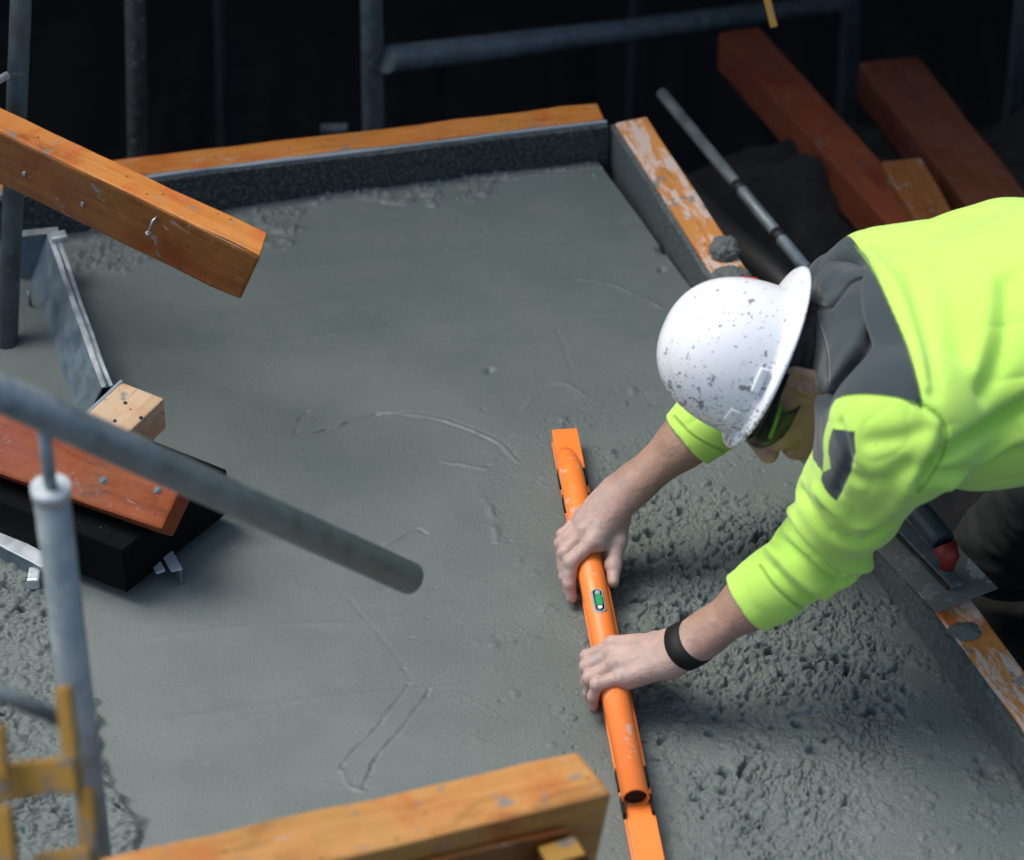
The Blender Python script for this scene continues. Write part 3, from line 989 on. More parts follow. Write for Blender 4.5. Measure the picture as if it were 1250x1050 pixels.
def black_board():
    zt = .100
    c = [Pz(277, 573, zt), Pz(150, 672, zt), Pz(-170, 548, zt), Pz(-40, 448, zt)]
    bm = bmesh.new()
    f = bm.faces.new([bm.verts.new(v) for v in c])
    r = bmesh.ops.extrude_face_region(bm, geom=[f])
    bmesh.ops.translate(bm, vec=(0, 0, -.082), verts=[g for g in r['geom'] if isinstance(g, bmesh.types.BMVert)])
    bmesh.ops.bevel(bm, geom=[e for e in bm.edges if e.calc_face_angle(0) > .5], offset=.0015, segments=2, affect='EDGES')
    o = link('plywood_form', bm_mesh('plywood_form', bm), M['formply'])
    tag(o, 'black plywood form box raised over the slab under the left orange beam', 'formwork')
    # orange beam leaning on it, its wide face turned up and towards the camera
    zt2 = zt + .030
    A, B = Pz(-200, 508, zt2), Pz(197, 647, zt2)
    t = empty('timber_beam', (A + B) / 2, 'red-orange timber beam with two bolts leaning on the black plywood box', 'beam')
    x = unit(B - A)
    aw = np.array((0, .84, .54)); aw = unit(aw - x * (aw @ x))
    beam('timber', A, B, .088, .046, M['timber_red'], aw, t, cut=(0, 0, 0, .004), bevel=.005)
    nn = np.cross(x, aw); nn = nn if nn[2] > 0 else -nn
    for (back, off) in ((.115, .040), (.030, .052)):
        q = B - x * back + aw * off
        ob = link('bolt_head', bm_mesh('bolt_head', disc_bm(.0042, .003, 6)), M['galv_dark'], t)
        place(ob, frame_mat(q + nn * .001, x, np.cross(nn, x), nn))
        ob = link('washer', bm_mesh('washer', disc_bm(.0065, .0015, 18)), M['galv_dark'], t)
        place(ob, frame_mat(q, x, np.cross(nn, x), nn))
    # raw block behind
    ztb = zt + .060
    C0, C1 = Pz(128, 492, ztb), Pz(203, 522, ztb)
    t2 = empty('timber_block', (C0 + C1) / 2 - ZA * .05, 'short raw pale timber block set on the black board beside the beam', 'timber block')
    P0, P1 = Pz(60, 548, ztb), Pz(150, 466, ztb)
    aw2 = unit(Pz(203, 518, ztb) - P1)
    beam('timber', P0, P1, .074, .058, M['timber_raw'], aw2, t2, bevel=.004)
    beam('grey_packer', P0 - aw2 * .0065, P1 - aw2 * .0065, .006, .050, M['grey_edge'], aw2, t2, bevel=.001)
    for (qx, qy) in ((140, 514), (153, 492), (172, 510)):
        ob = link('nail_head', bm_mesh('nail_head', disc_bm(.003, .002, 10)), M['rubber'], t2)
        place(ob, frame_mat(Pz(qx, qy, ztb) + ZA * .0006, XA, YA, ZA))
black_board()

# ---- foreground rail and prop
def near_rail():
    A, B = Pd(-260, 362, 3.15), Pd(500, 706, 4.05)
    o = tube('steel_rail', [A, B], .0205, M['galv'], None, 28, hollow=.84)
    tag(o, 'blurred grey steel tube rail slanting across the left foreground', 'steel tube')
    # prop standing below it
    top = Pd(62, 597, 3.53)
    t = empty('steel_prop', (top[0], top[1], -.02), 'galvanised adjustable post with thin threaded rod under the near rail', 'prop')
    tube('outer_tube', [top, np.array([top[0], top[1], top[2] - 1.6])], .0200, M['galv'], t, 24, hollow=.8)
    tube('collar', [top + ZA * .004, top - ZA * .010], .0220, M['alu'], t, 24)
    rt = top + ZA * .085
    tube('inner_rod', [rt, top - ZA * .05], .0075, M['galv'], t, 14)
    # ledger, bracket
    t2 = empty('scaffold_bracket', Pd(88, 950, 3.2), 'blurred chipped yellow steel bracket clamped to the prop at lower left', 'bracket')
    d = 3.22
    V = lambda a, b, dd=d: Pd(a, b, dd)
    def plate(name, a, b, w, th, depth=d, d2=None):
        P, Q = V(*a, depth), V(*b, d2 or depth)
        x = unit(Q - P); n = -AX_F; n = unit(n - x * (n @ x)); y = np.cross(n, x)
        box(name, (P + Q) / 2, x, y, n, (np.linalg.norm(Q - P), w, th), M['yellow'], t2, .002)
    plate('upright_plate', (77, 838), (92, 958), .014, .03, 3.17)
    plate('lower_plate', (104, 962), (114, 1075), .015, .03, 3.17)
    plate('ledger_head', (-60, 962), (94, 944), .034, .03, 3.16)
    plate('base_plate', (45, 1056), (112, 1046), .02, .03, 3.15)
    t3 = empty('scaffold_bracket', Pd(0, 950, 3.2), 'blurred yellow bracket edge cut off by the left border of the photo', 'bracket')
    t2b, t2 = t2, t3
    plate('upright_plate', (-8, 886), (-2, 948), .02, .03, 3.12)
    plate('lower_block', (-6, 985), (2, 1080), .032, .03, 3.12)
    r = tube('steel_rod', [Pd(-80, 812, 3.2), Pd(78, 880, 3.24)], .0085, M['galv'], None, 12)
    tag(r, 'thin grey steel rod running from the left border to the yellow bracket', 'steel rod')
near_rail()

# ---- near timber at the bottom
def near_beam():
    dA, dB = 3.42, 3.72
    A, B = Pd(-60, 1158, dA), Pd(748, 970, dB)
    x = unit(B - A)
    t = empty('timber_beam', (A + B) / 2, 'blurred pale orange timber beam across the bottom edge in the foreground', 'beam')
    beam('timber', A, B, .075, .15, M['timber_near'], YA, t, cut=(0, 0, 0, -.01), bevel=.006)
    front = unit(np.cross(x, ZA)); front = front if front[1] < 0 else -front
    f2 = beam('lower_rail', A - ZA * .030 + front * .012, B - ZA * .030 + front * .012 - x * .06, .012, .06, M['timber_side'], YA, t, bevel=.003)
    q = A + x * ((Pd(672, 1010, 3.7) - A) @ x) - ZA * .045 + front * .03
    t2 = empty('timber_block', q - ZA * .04, 'blurred small yellow-brown block fixed to the front of the bottom beam', 'timber block')
    box('block', q - ZA * .035, x, np.cross(ZA, x), ZA, (.050, .034, .075), M['timber_brown'], t2, .004)
    box('cap', q + ZA * .004, x, np.cross(ZA, x), ZA, (.046, .030, .006), M['yellow'], t2, .002)
near_beam()

# ================================================================== BACKGROUND
def post(px, py, d, r, m, label, zb=-2.5, top=1.9, lean=(0, 0), parts=None):
    q = Pd(px, py, d)
    L = np.array([lean[0], lean[1], 1.0])
    a = q + L * (zb - q[2]); b = q + L * (top - q[2])
    t = empty('steel_post', a, label, 'post')
    tube('tube', [a, b], r, m, t, 20)
    return t, q, L
G = 'steel posts behind the pour'
t, q, L = post(9, 412, 5.16, .0165, M['galv_dark'], 'grey steel post at the far left edge behind the orange beam', zb=-.01, top=1.5, lean=(.10, .33))
t, q, L = post(167, 120, 5.9, .0185, M['rust_prop'], 'dark speckled steel prop with pin holes behind the far left form', lean=(.06, 0))
for dy in (26, 108, -60):
    qq = Pd(170, dy, 5.9 - .0185)
    o = link('pin_hole', bm_mesh('pin_hole', disc_bm(.0065, .004, 14)), M['rubber'], t)
    n = unit(CAM - qq)
    place(o, frame_mat(q + L * ((qq[2] - q[2])) + n * .0175, unit(np.cross(ZA, n)), np.cross(n, unit(np.cross(ZA, n))), n))
t, q, L = post(455, 100, 6.1, .0205, M['galv_dark'], 'grey steel post in the middle carrying the cross tube', lean=(.015, 0))
box('base_clip', Pd(408, 157, 6.05), XA, YA, ZA, (.05, .02, .012), M['galv_dark'], t, .003)
o = tube('cross_tube', [Pd(470, 73, 6.05), Pd(760, 38, 6.6), Pd(1040, 0, 7.2)], [.026, .023, .021], M['galv_dark'], None, 18)
tag(o, 'grey horizontal steel cross tube running right from the middle post', 'steel tube')
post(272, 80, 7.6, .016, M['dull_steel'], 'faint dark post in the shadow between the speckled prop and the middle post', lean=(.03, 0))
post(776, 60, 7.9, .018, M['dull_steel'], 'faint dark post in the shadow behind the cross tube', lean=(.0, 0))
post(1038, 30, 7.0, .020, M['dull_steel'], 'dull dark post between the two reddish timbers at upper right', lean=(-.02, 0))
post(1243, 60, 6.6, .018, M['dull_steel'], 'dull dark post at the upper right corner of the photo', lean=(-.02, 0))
o = tube('steel_rod', [Pz(-60, 130, .55), Pz(9, 92, .55)], .006, M['alu'], None, 10)
tag(o, 'white rod end poking in at the upper left border', 'steel rod')
tp = Pd(936, -25, 5.4)
o = box('yellow_strap', tp - AX_U * .03, unit(AX_R + .25 * AX_U), unit(np.cross(-AX_F, unit(AX_R + .25 * AX_U))), -AX_F, (.012, .10, .002), M['yellow'], None, .0008)
tag(o, 'small yellow strap end hanging at the top border', 'strap')
tube('hook', [tp + AX_U * .05, tp - AX_U * .0], .002, M['galv_dark'], o, 6)

# timbers lying on the dark ground at the upper right
def lying(name, a, b, za, zb, w, h, m, label, away=(1, 0, 0)):
    A, B = Pz(*a, za), Pz(*b, zb)
    o = beam(name, A, B, w, h, m, away, None, bevel=.005)
    return tag(o, label, 'timber', 'timbers on the dark ground at upper right')
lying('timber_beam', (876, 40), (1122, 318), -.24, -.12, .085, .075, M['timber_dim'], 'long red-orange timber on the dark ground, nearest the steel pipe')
lying('timber_beam', (1047, 76), (1230, 318), -.24, -.14, .120, .075, M['timber_brown'], 'broad brownish-orange timber at the far upper right')  # its darkened base colour stands in for shade here
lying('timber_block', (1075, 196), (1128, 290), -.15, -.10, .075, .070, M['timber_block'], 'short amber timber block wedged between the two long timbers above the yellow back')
def far_pipe():
    A, B = Pz(808, 114, -.06), Pz(985, 330, -.02)
    t = empty('steel_pipe', A, 'thin pale steel pipe leaning from the dark ground towards the grey hood', 'steel pipe')
    tube('tube', [A, B], .0105, M['galv'], t, 16)
    x = unit(B - A)
    for f in (.555, .82):
        c = A + (B - A) * f
        tube('dark_band', [c - x * .012, c + x * .012], .0112, M['rubber'], t, 16)
    P = [Pz(760, 168, -.20), Pz(815, 218, -.17), Pz(880, 285, -.14), Pz(960, 350, -.12), Pz(1000, 400, -.15)]
    o = tube('rubber_hose', [np.array(p) for p in smooth_line(P, 6)], .030, M['rubber'], None, 20)
    tag(o, 'fat dark hose lying along the outside of the side board', 'hose')
far_pipe()

# ================================================================== TOOLS
LT = unit(LEVEL_B - LEVEL_A)                 # along the level towards the camera
LT = unit(LT * np.array([1, 1, 0]))
LU = np.cross(LT, ZA)                        # horizontal, to the left
if LU[0] > 0: LU = -LU
RT = .0185                                   # radius of the round hand rail
BOXH = .030
ZT = .004 + BOXH + RT - .006                 # axis height of the round rail
def on_level(px, py):
    """point on the rail axis under a photo position"""
    best = None
    a = np.array([LEVEL_A[0], LEVEL_A[1], ZT])
    ts = np.linspace(0, 1.0, 2001)
    P = a + ts[:, None] * LT
    q = P - CAM
    yy = 525 - FPX * (q @ AX_U) / (q @ AX_F)
    return P[np.argmin(np.abs(yy - py))]
def spirit_level():
    a = np.array([LEVEL_A[0], LEVEL_A[1], .004])
    L = np.linalg.norm((LEVEL_B - LEVEL_A)[:2])
    t = empty('spirit_level', a + LT * L / 2, 'long orange spirit level with round hand rail gripped by the worker', 'spirit level')
    m = frame_mat(a + ZA * BOXH + LU * .020, LT, -LU, np.cross(LT, -LU))
    z = np.cross(LT, -LU)
    # flat beam: flanges and recessed web
    c = a + LT * L / 2 - LU * .005
    box('beam', c + ZA * (BOXH - .006), LT, np.cross(ZA, LT), ZA, (L, .039, .012), M['level'], t, .002)
    box('web', c + ZA * (BOXH / 2), LT, np.cross(ZA, LT), ZA, (L - .004, .026, BOXH - .004), M['level'], t, .001)
    box('lower_flange', c + ZA * .0035, LT, np.cross(ZA, LT), ZA, (L, .039, .007), M['level'], t, .0015)
    s0, s1 = on_level(695, 556), on_level(768, 975)
    r = tube('hand_rail', [s0 - LT * .026 - ZA * RT * 1.25, s0 - ZA * RT * .72, s0 + LT * .03 - ZA * RT * .22, s0 + LT * .06, s1], [RT * .75, RT * .92, RT, RT, RT], M['level'], t, 32, hollow=.86, open_start=False)
    e = s1 + LT * .0012
    o = link('end_plug', bm_mesh('end_plug', disc_bm(RT * .80, .004, 24)), M['black'], t)
    place(o, frame_mat(s1 - LT * .006, LU, np.cross(LT, LU), LT))
    for sx in (-.006, .006):
        o2 = link('plug_screw', bm_mesh('plug_screw', disc_bm(.0028, .003, 10)), M['bolt'], o)
        o2.location = (sx, 0, .003)
    # black clamps: two pads on each side at each end
    def clip(py, ln):
        p = on_level(0, py)
        for s in (-1, 1):
            box('clamp_pad', p + LU * s * (RT + .0008) - ZA * .010 - LU * .002, LT, np.cross(ZA, LT), ZA, (ln, .004, .013), M['black'], t, .0008)
    clip(578, .032); clip(608, .028); clip(945, .034); clip(978, .032)
    # vial let into the top of the rail
    p = on_level(723, 745) + ZA * (RT - .0012)
    v = empty('vial', p, None, None)
    v.parent = t; v.matrix_parent_inverse = Matrix.Translation(-Vector(t.location))
    def oval(name, l, w, h, m, up, off=0.0):
        bm = bmesh.new()
        pts = []
        for i in range(28):
            a_ = 2 * math.pi * i / 28
            cx = (l / 2 - w / 2) * (1 if math.cos(a_) > 0 else -1)
            pts.append(bm.verts.new((cx + w / 2 * math.cos(a_), w / 2 * math.sin(a_), 0)))
        f = bm.faces.new(pts)
        rr = bmesh.ops.extrude_face_region(bm, geom=[f])
        vs = [g for g in rr['geom'] if isinstance(g, bmesh.types.BMVert)]
        bmesh.ops.translate(bm, vec=(0, 0, h), verts=vs)
        bmesh.ops.scale(bm, vec=(.94, .86, 1), verts=vs)
        o = link(name, bm_mesh(name, bm), m, t)
        place(o, frame_mat(p + ZA * up + LT * off, LT, np.cross(ZA, LT), ZA))
        return o
    bpy.data.objects.remove(v)
    oval('vial_frame', .052, .0180, .0022, M['vial_rim'], 0)
    oval('vial_recess', .045, .0130, .0005, M['black'], .0021)
    oval('vial_tube', .024, .0100, .0045, M['vial'], .0022, .003)
    oval('vial_end', .007, .0070, .003, M['vial_white'], .0022, .0165)
    oval('vial_cap', .009, .0080, .003, M['vial_rim'], .0022, -.0135)
spirit_level()

def trowel():
    zt = BZ + .012
    A, B = Pz(1143, 748, zt), Pz(1062, 662, zt)          # long left edge
    C = Pz(1220, 720, zt)
    x = unit(A - B); L = .30
    w = C - A; w = w - x * (w @ x); W = np.linalg.norm(w); y = unit(w)
    n = np.cross(x, y); n = n if n[2] > 0 else -n
    c = A - x * L / 2 + y * W / 2
    t = empty('finishing_trowel', c, 'finishing trowel with dark teal handle and red ends lying across the right form', 'trowel')
    box('blade', c, x, y, n, (L, W, .0022), M['blade'], t, .0006)
    box('mounting_rib', c + n * .006, x, y, n, (L * .84, .020, .009), M['galv_dark'], t, .0025)
    box('rib_edge', c + n * .0045 - y * .013, x, y, n, (L * .80, .004, .006), M['rubber'], t, .001)
    h0, h1 = A - x * .20 + y * W * .50, A - x * .055 + y * W * .50
    up = .062
    P = [h0 + n * (up - .012), h0 + n * up + x * .02, (h0 + h1) / 2 + n * (up + .002), h1 + n * (up - .006) - x * .012]
    tube('grip', [np.array(q) for q in smooth_line(P, 6)], [.0165] * 3 + [.0172] * 9 + [.0180] * 6 + [.0175], M['handle'], t, 20)
    for s, hp, d in ((1, h1, x), (-1, h0, -x)):
        e0 = hp + n * (up - .008) - d * .010
        tube('end_ferrule', [e0, hp + n * (up - .020) + d * .004, hp + n * .020 + d * .002], [.0180, .0150, .0100], M['red_plastic'], t, 18)
        tube('handle_post', [hp + n * .022, hp + n * .006], .008, M['galv_dark'], t, 12)
trowel()

# ================================================================== WORKER
WL, EL, SL = Pz(834, 794, .112), Pd(1006, 668, 4.40), Pd(1084, 528, 4.15)
WR, ER, SR = Pz(750, 612, .112), Pd(925, 462, 4.66), Pd(1046, 366, 4.47)
HELM = Pd(938, 447, 4.37)
cv = lambda r, u, v: r * AX_R + u * AX_U - v * AX_F
H_C = unit(cv(-.92, .36, .19)); H_F = cv(-.36, -.88, -.16); H_F = unit(H_F - H_C * (H_F @ H_C)); H_L = np.cross(H_C, H_F)
def hp(f, l, c):
    return HELM + H_F * f + H_L * l + H_C * c
SHM = (SL + SR) / 2
PELV = Pd(1500, 395, 4.36)
BODY = unit(PELV - SHM)
SAX = unit((SR - SL) - BODY * ((SR - SL) @ BODY))
BN = np.cross(SAX, BODY)
if BN[2] < 0: BN = -BN
def cm(p):
    return 'x'
def hand_nodes(base, W, E, sgn, spec, thumb):
    """base: point on the rail under the hand; spec: per finger joints in (s, u, w)"""
    X = lambda s, u, w: base + LT * s + LU * u + ZA * w
    mcps = [X(*f[0]) for f in spec]
    mid = sum(mcps) / 4
    hd = unit(mid - W)                                        # hand direction
    lat = mcps[0] - mcps[3]; lat = unit(lat - hd * (lat @ hd))  # towards the index finger
    nb = np.cross(hd, lat); nb = nb if nb[2] > 0 else -nb
    nodes = []
    offs = (.017, .006, -.006, -.017)
    rm = (.0125, .0130, .0125, .0115)
    palm = []
    for m_, o_, r_ in zip(mcps, offs, rm):
        palm.append(cap(W + lat * o_ * .9 + hd * .010 + nb * .001, m_, .0150, r_))
    palm.append(cap(W + hd * .012 - nb * .005, mid - nb * .010 - hd * .008, .020, .0175, nb, .85))
    palm.append(cap(W + hd * .02 + lat * .016 - nb * .006, mcps[0] - nb * .010 - hd * .008, .017, .0135))
    palm.append(cap(W + hd * .02 - lat * .018 - nb * .006, mcps[3] - nb * .010 - hd * .006, .016, .0125))
    nodes.append(N(chain(palm, .009), .01))
    for i, (m_, f) in enumerate(zip(mcps, spec)):
        J = [X(*q) for q in f]
        r0 = (.0098, .0102, .0098, .0086)[i]
        rr = [r0 * 1.06, r0 * 1.0, r0 * .92, r0 * .80]
        ch = [cap(J[k], J[k + 1], rr[k], rr[k + 1]) for k in range(3)]
        # knuckles
        ch.append(ell(J[0] + nb * .0025, np.eye(3), (r0 * 1.12,) * 3))
        ch.append(ell(J[1] + unit(J[1] - (J[0] + J[2]) / 2) * .0015, np.eye(3), (r0 * 1.04,) * 3))
        nodes.append(N(chain(ch, .004), .0035))
    J = [X(*q) for q in thumb]
    ch = [cap(J[0], J[1], .0165, .0130), cap(J[1], J[2], .0125, .0108), cap(J[2], J[3], .0110, .0088), ell(J[2], np.eye(3), (.0115,) * 3)]
    nodes.append(N(chain(ch, .006), .008))
    # wrist and forearm
    ax = unit(E - W)
    fl = nb - ax * (nb @ ax); fl = unit(fl)
    L = np.linalg.norm(E - W)
    fo = [cap(W + hd * .012, W + ax * .035, .0285, .0285, fl, .76),
          cap(W + ax * .02, W + ax * L * .55, .0285, .0370, fl, .86),
          cap(W + ax * L * .5, W + ax * L * .85, .0370, .0380, fl, .92),
          cap(W + ax * L * .8, E, .0370, .0360)]
    nodes.append(N(chain(fo, .02), .020))
    # ulna bump
    nodes.append(N(ell(W + ax * .012 - lat * .020 + nb * .010, np.eye(3), (.0095,) * 3), .012))
    return nodes
def person():
    root_loc = np.array([PELV[0], PELV[1] + .1, -.33])
    nodes = []
    bl = on_level(737, 826)
    specL = [((-.030, -.006, .032), (-.029, .029, .014), (-.027, .031, -.012), (-.026, .029, -.032)),
             ((-.009, -.001, .036), (-.008, .032, .015), (-.007, .033, -.013), (-.006, .030, -.036)),
             ((.012, -.002, .034), (.013, .031, .013), (.013, .032, -.013), (.013, .029, -.034)),
             ((.031, -.009, .028), (.033, .024, .020), (.034, .030, -.002), (.034, .030, -.021))]
    thL = [(-.030, -.066, .030), (-.046, -.042, .012), (-.052, -.030, -.006), (-.056, -.029, -.026)]
    nodes += hand_nodes(bl, WL, EL, 1, specL, thL)
    br = on_level(716, 672)
    specR = [((.022, -.004, .034), (.040, .027, .016), (.056, .032, -.010), (.066, .030, -.030)),
             ((.001, .004, .039), (.022, .034, .019), (.040, .036, -.010), (.050, .032, -.032)),
             ((-.020, .006, .038), (.000, .036, .017), (.018, .036, -.012), (.028, .032, -.034)),
             ((-.039, .002, .034), (-.022, .031, .014), (-.006, .033, -.010), (.004, .030, -.030))]
    thR = [(-.022, -.050, .036), (.014, -.043, .026), (.040, -.033, .004), (.064, -.030, -.006)]
    nodes += hand_nodes(br, WR, ER, -1, specR, thR)
    # upper arms, shoulders, trunk (under the clothes)
    nodes += [N(cap(EL, SL, .036, .045), .03), N(cap(ER, SR, .036, .045), .03)]
    nodes += [N(cap(SL - BN * .03, SR - BN * .03, .035, .035), .05), N(cap(SHM + BODY * .08, SHM + BODY * .2, .10, .10, BN, .7), .08)]
    # head
    A3 = np.stack([H_F, H_L, H_C])
    nodes += [N(ell(hp(-.005, 0, .012), A3, (.090, .074, .095)), .02),
              N(ell(hp(.040, 0, -.035), A3, (.058, .060, .070)), .03),
              N(ell(hp(.048, 0, -.090), A3, (.040, .046, .030)), .03),      # jaw
              N(ell(hp(.078, 0, -.104), A3, (.018, .022, .016)), .02),      # chin
              N(chain([cap(hp(.094, 0, -.012), hp(.112, 0, -.048), .009, .011), ell(hp(.108, .009, -.052), A3, (.010, .008, .008)), ell(hp(.108, -.009, -.052), A3, (.010, .008, .008))], .008), .012),
              N(cap(hp(.078, .032, .004), hp(.078, -.032, .004), .011, .011), .02),     # brow
              N(ell(hp(.074, .038, -.042), A3, (.022, .018, .018)), .02), N(ell(hp(.074, -.038, -.042), A3, (.022, .018, .018)), .02),   # cheeks
              N(cap(hp(.096, .014, -.074), hp(.096, -.014, -.074), .0075, .0075), .008),
              N(cap(hp(.093, .012, -.085), hp(.093, -.012, -.085), .008, .008), .008)]
    for s in (1, -1):
        nodes.append(N(ell(hp(.083, .031 * s, -.014), A3, (.013, .016, .012)), .012, 's'))        # eye sockets
        nodes.append(N(ell(hp(.078, .031 * s, -.014), A3, (.0125, .0125, .0125)), .003))          # eyes
        ear = [ell(hp(-.008, .078 * s, -.030), np.stack([unit(H_F * .9 + H_L * s * -.35), unit(H_L * .9 * s + H_F * .35), H_C]), (.019, .007, .032))]
        nodes.append(N(chain(ear, .004), .008))
        nodes.append(N(ell(hp(-.004, .086 * s, -.028), A3, (.010, .006, .018)), .005, 's'))
        nodes.append(N(cap(hp(-.018, .083 * s, -.012), hp(-.020, .084 * s, -.044), .0042, .0042), .004))
        nodes.append(N(ell(hp(.003, .080 * s, -.032), A3, (.005, .005, .007)), .004))
    neck0 = hp(-.018, 0, -.06)
    nodes.append(N(cap(neck0, SHM - BODY * .01 - BN * .03, .056, .050), .03))
    V, Q = surface(nodes, .0021, 12, 1)
    nrm = vnormals(V, Q)
    V += nrm * (.00035 * perlin(V * 160) + .0005 * perlin(V * 60))[:, None]
    # skin folds of finger joints and tendons on the back of the hand come from the solid itself
    me = mesh_np('person', V, Q)
    arm = np.zeros(len(V))
    for W, E in ((WL, EL), (WR, ER)):
        ax = unit(E - W)
        tt = (V - W) @ ax
        near = np.linalg.norm(V - (W + E) / 2, axis=1) < .26
        arm = np.where(near, sstep(-.03, .06, tt), arm)
    arm = np.where(np.linalg.norm(V - HELM, axis=1) < .16, 1.0, arm)
    set_attr(me, 'arm', arm)
    o = link('person', me, M['skin'], None, True)
    tag(o, 'worker in yellow-green and grey hooded sweatshirt bending over to push the orange level', 'person')
    return o
PERSON = person()
def hair():
    A3 = np.stack([H_F, H_L, H_C])
    nodes = [N(ell(hp(-.028, 0, -.006), A3, (.072, .0775, .082)), .02), N(ell(hp(-.050, 0, -.045), A3, (.045, .058, .040)), .03)]
    V, Q = surface(nodes, .003, 10, 1)
    V += vnormals(V, Q) * (.0022 * fbm(V * np.array([90, 90, 90]), 2))[:, None]
    o = link('hair', mesh_np('hair', V, Q), M['hair'], PERSON, True)
    o['label'] = 'short dark hair at the nape under the hard hat'
hair()

def raycast(bvh, px, py):
    r = ray(px, py)
    h = bvh.ray_cast(Vector(CAM), Vector(r))
    return None if h[0] is None else np.array(h[0])
def trace(bvh, pts, n=8):
    """a line followed over a finished surface"""
    out = []
    for a, b in smooth_line(pts, n):
        h = raycast(bvh, a, b)
        if h is not None: out.append(h)
    return out
def sweatshirt():
    nodes = []
    def sleeve(S, E, W, cf, rs, pole):
        ax = unit(E - W); L = np.linalg.norm(E - W)
        c = W + ax * L * cf                                   # cuff edge
        nodes.append(N(cap(S + BODY * .012, S * .45 + E * .55, rs[0], rs[1]), .05))
        nodes.append(N(cap(S * .45 + E * .55, E, rs[1], rs[2]), .03))
        nodes.append(N(cap(E, c + ax * .045, rs[2], rs[3]), .025))
        nodes.append(N(cap(c + ax * .05, c - ax * .03, rs[3], rs[4]), .012))
        return c, ax
    spine0, spine1, spine2 = SHM + BODY * .08 + BN * .002, SHM + BODY * .26 + BN * .040, PELV + BN * .02
    nodes.append(N(cap(spine0, spine1, .185, .190, BN, .66), .05))
    nodes.append(N(cap(spine1, spine2, .190, .185, BN, .70), .05))
    nodes.append(N(cap(SL + BODY * .04 + SAX * .02, SR + BODY * .03 - SAX * .02, .076, .074), .06))
    nodes.append(N(cap(Pd(1085, 328, 4.43), Pd(1215, 300, 4.44), .046, .052), .06))
    # slack cloth hanging under the chest
    nodes.append(N(cap(SHM + BODY * .12 - SAX * .10 - BN * .07, SHM + BODY * .40 - SAX * .08 - BN * .08, .070, .085), .06))
    cl, axl = sleeve(SL, EL, WL, .45, (.086, .066, .057, .049, .0445), None)
    cr, axr = sleeve(SR, ER, WR, .50, (.074, .062, .056, .050, .0450), None)
    for c, ax in ((cl, axl), (cr, axr)):
        far = c - ax * .10
        nodes.append(Node(lambda p, c=c, ax=ax: ((c - p) @ ax), c - ax * .02, .085, .003, 'i'))
        nodes.append(N(cap(c - ax * .02, c + ax * .03, .0378, .0378), .002, 's'))
    nodes.append(N(cap(Pd(1006, 352, 4.36), Pd(1030, 455, 4.21), .058, .052), .02, 's'))
    nodes.append(N(cap(Pd(990, 440, 4.34), Pd(988, 500, 4.30), .050, .040), .015, 's'))
    V, Q = surface(nodes, .0034, 12, 2)
    # --- folds
    n = vnormals(V, Q)
    bvh = BVHTree.FromPolygons([Vector(v) for v in V], Q.tolist())
    disp = np.zeros(len(V))
    def fold(pts, h, w, sharp=2.0):
        P = trace(bvh, pts)
        if len(P) < 2: return
        d = polydist(V, P)
        disp[:] += 1.35 * h * np.exp(-(d / (w * .85)) ** sharp)
    # long soft drapes along the back
    a = (V - SHM) @ BODY; s = (V - SHM) @ SAX; b = (V - SHM) @ BN
    q = np.stack([a * 9 + s * 2.5, s * 3.0, b * 3], 1)
    trunk = sstep(.06, .16, a)
    disp += trunk * .0060 * fbm(q + 4, 2)
    # sleeve rings
    for S, E, W, amp in ((SL, EL, WL, 1.0), (SR, ER, WR, .6)):
        ax = unit(E - W); t1 = (V - E) @ ax
        dl = polydist(V, [W, E, S])
        near = sstep(.13, .09, dl) * sstep(-.02, .05, np.linalg.norm(V - SHM, axis=1) - .10)
        t2 = (V - E) @ unit(S - E)
        qq = np.stack([t2 * 20 + t1 * 4, s * 6, b * 6], 1)
        disp += near * .0030 * amp * fbm(qq + 8, 2)
    rg = 1 - np.abs(perlin(np.stack([a * 6 + s * 7, s * 9 - a * 3, b * 8], 1) + 31)) * 2.2
    disp -= .0034 * trunk * np.clip(rg, 0, 1) ** 3 * (.25 + .75 * sstep(.05, .2, np.abs(s)))
    rg = 1 - np.abs(perlin(V * np.array([17, 15, 21]) + 57)) * 2.4
    disp -= .0013 * np.clip(rg, 0, 1) ** 4 * sstep(.13, .09, np.minimum(polydist(V, [WL, EL, SL]), polydist(V, [WR, ER, SR])))
    fold([(945, 655), (985, 690), (1022, 715), (1040, 712)], -.010, .010)
    fold([(938, 668), (975, 705), (1012, 730), (1030, 728)], .006, .010)
    fold([(965, 620), (990, 655), (1030, 690), (1062, 690)], .008, .013)
    fold([(960, 640), (985, 672), (1030, 700)], -.006, .008)
    fold([(975, 600), (1010, 650), (1050, 665), (1085, 645)], -.007, .012)
    fold([(1000, 600), (1040, 640), (1080, 630), (1105, 600)], .006, .014)
    fold([(1010, 625), (1040, 660)], -.004, .012)
    fold([(925, 692), (950, 722), (985, 748)], -.0022, .0035)
    fold([(930, 680), (965, 715), (1000, 735)], -.004, .007)
    fold([(1126, 494), (1150, 515), (1152, 545), (1135, 580), (1118, 602)], -.006, .006)
    fold([(1140, 520), (1130, 560), (1110, 590)], .005, .016)
    fold([(1140, 568), (1175, 545), (1215, 520), (1260, 492)], -.016, .013)
    fold([(1160, 590), (1205, 560), (1255, 530)], .008, .018)
    fold([(1130, 585), (1180, 575), (1240, 548)], -.007, .012)
    fold([(1060, 540), (1095, 535), (1130, 525)], -.004, .014)
    fold([(1040, 585), (1075, 590), (1110, 570)], -.005, .014)
    fold([(1025, 520), (1035, 560), (1020, 600)], -.004, .010)
    fold([(1228, 340), (1226, 400), (1215, 450), (1200, 480)], -.007, .016)
    fold([(1210, 345), (1205, 405), (1190, 455)], .005, .016)
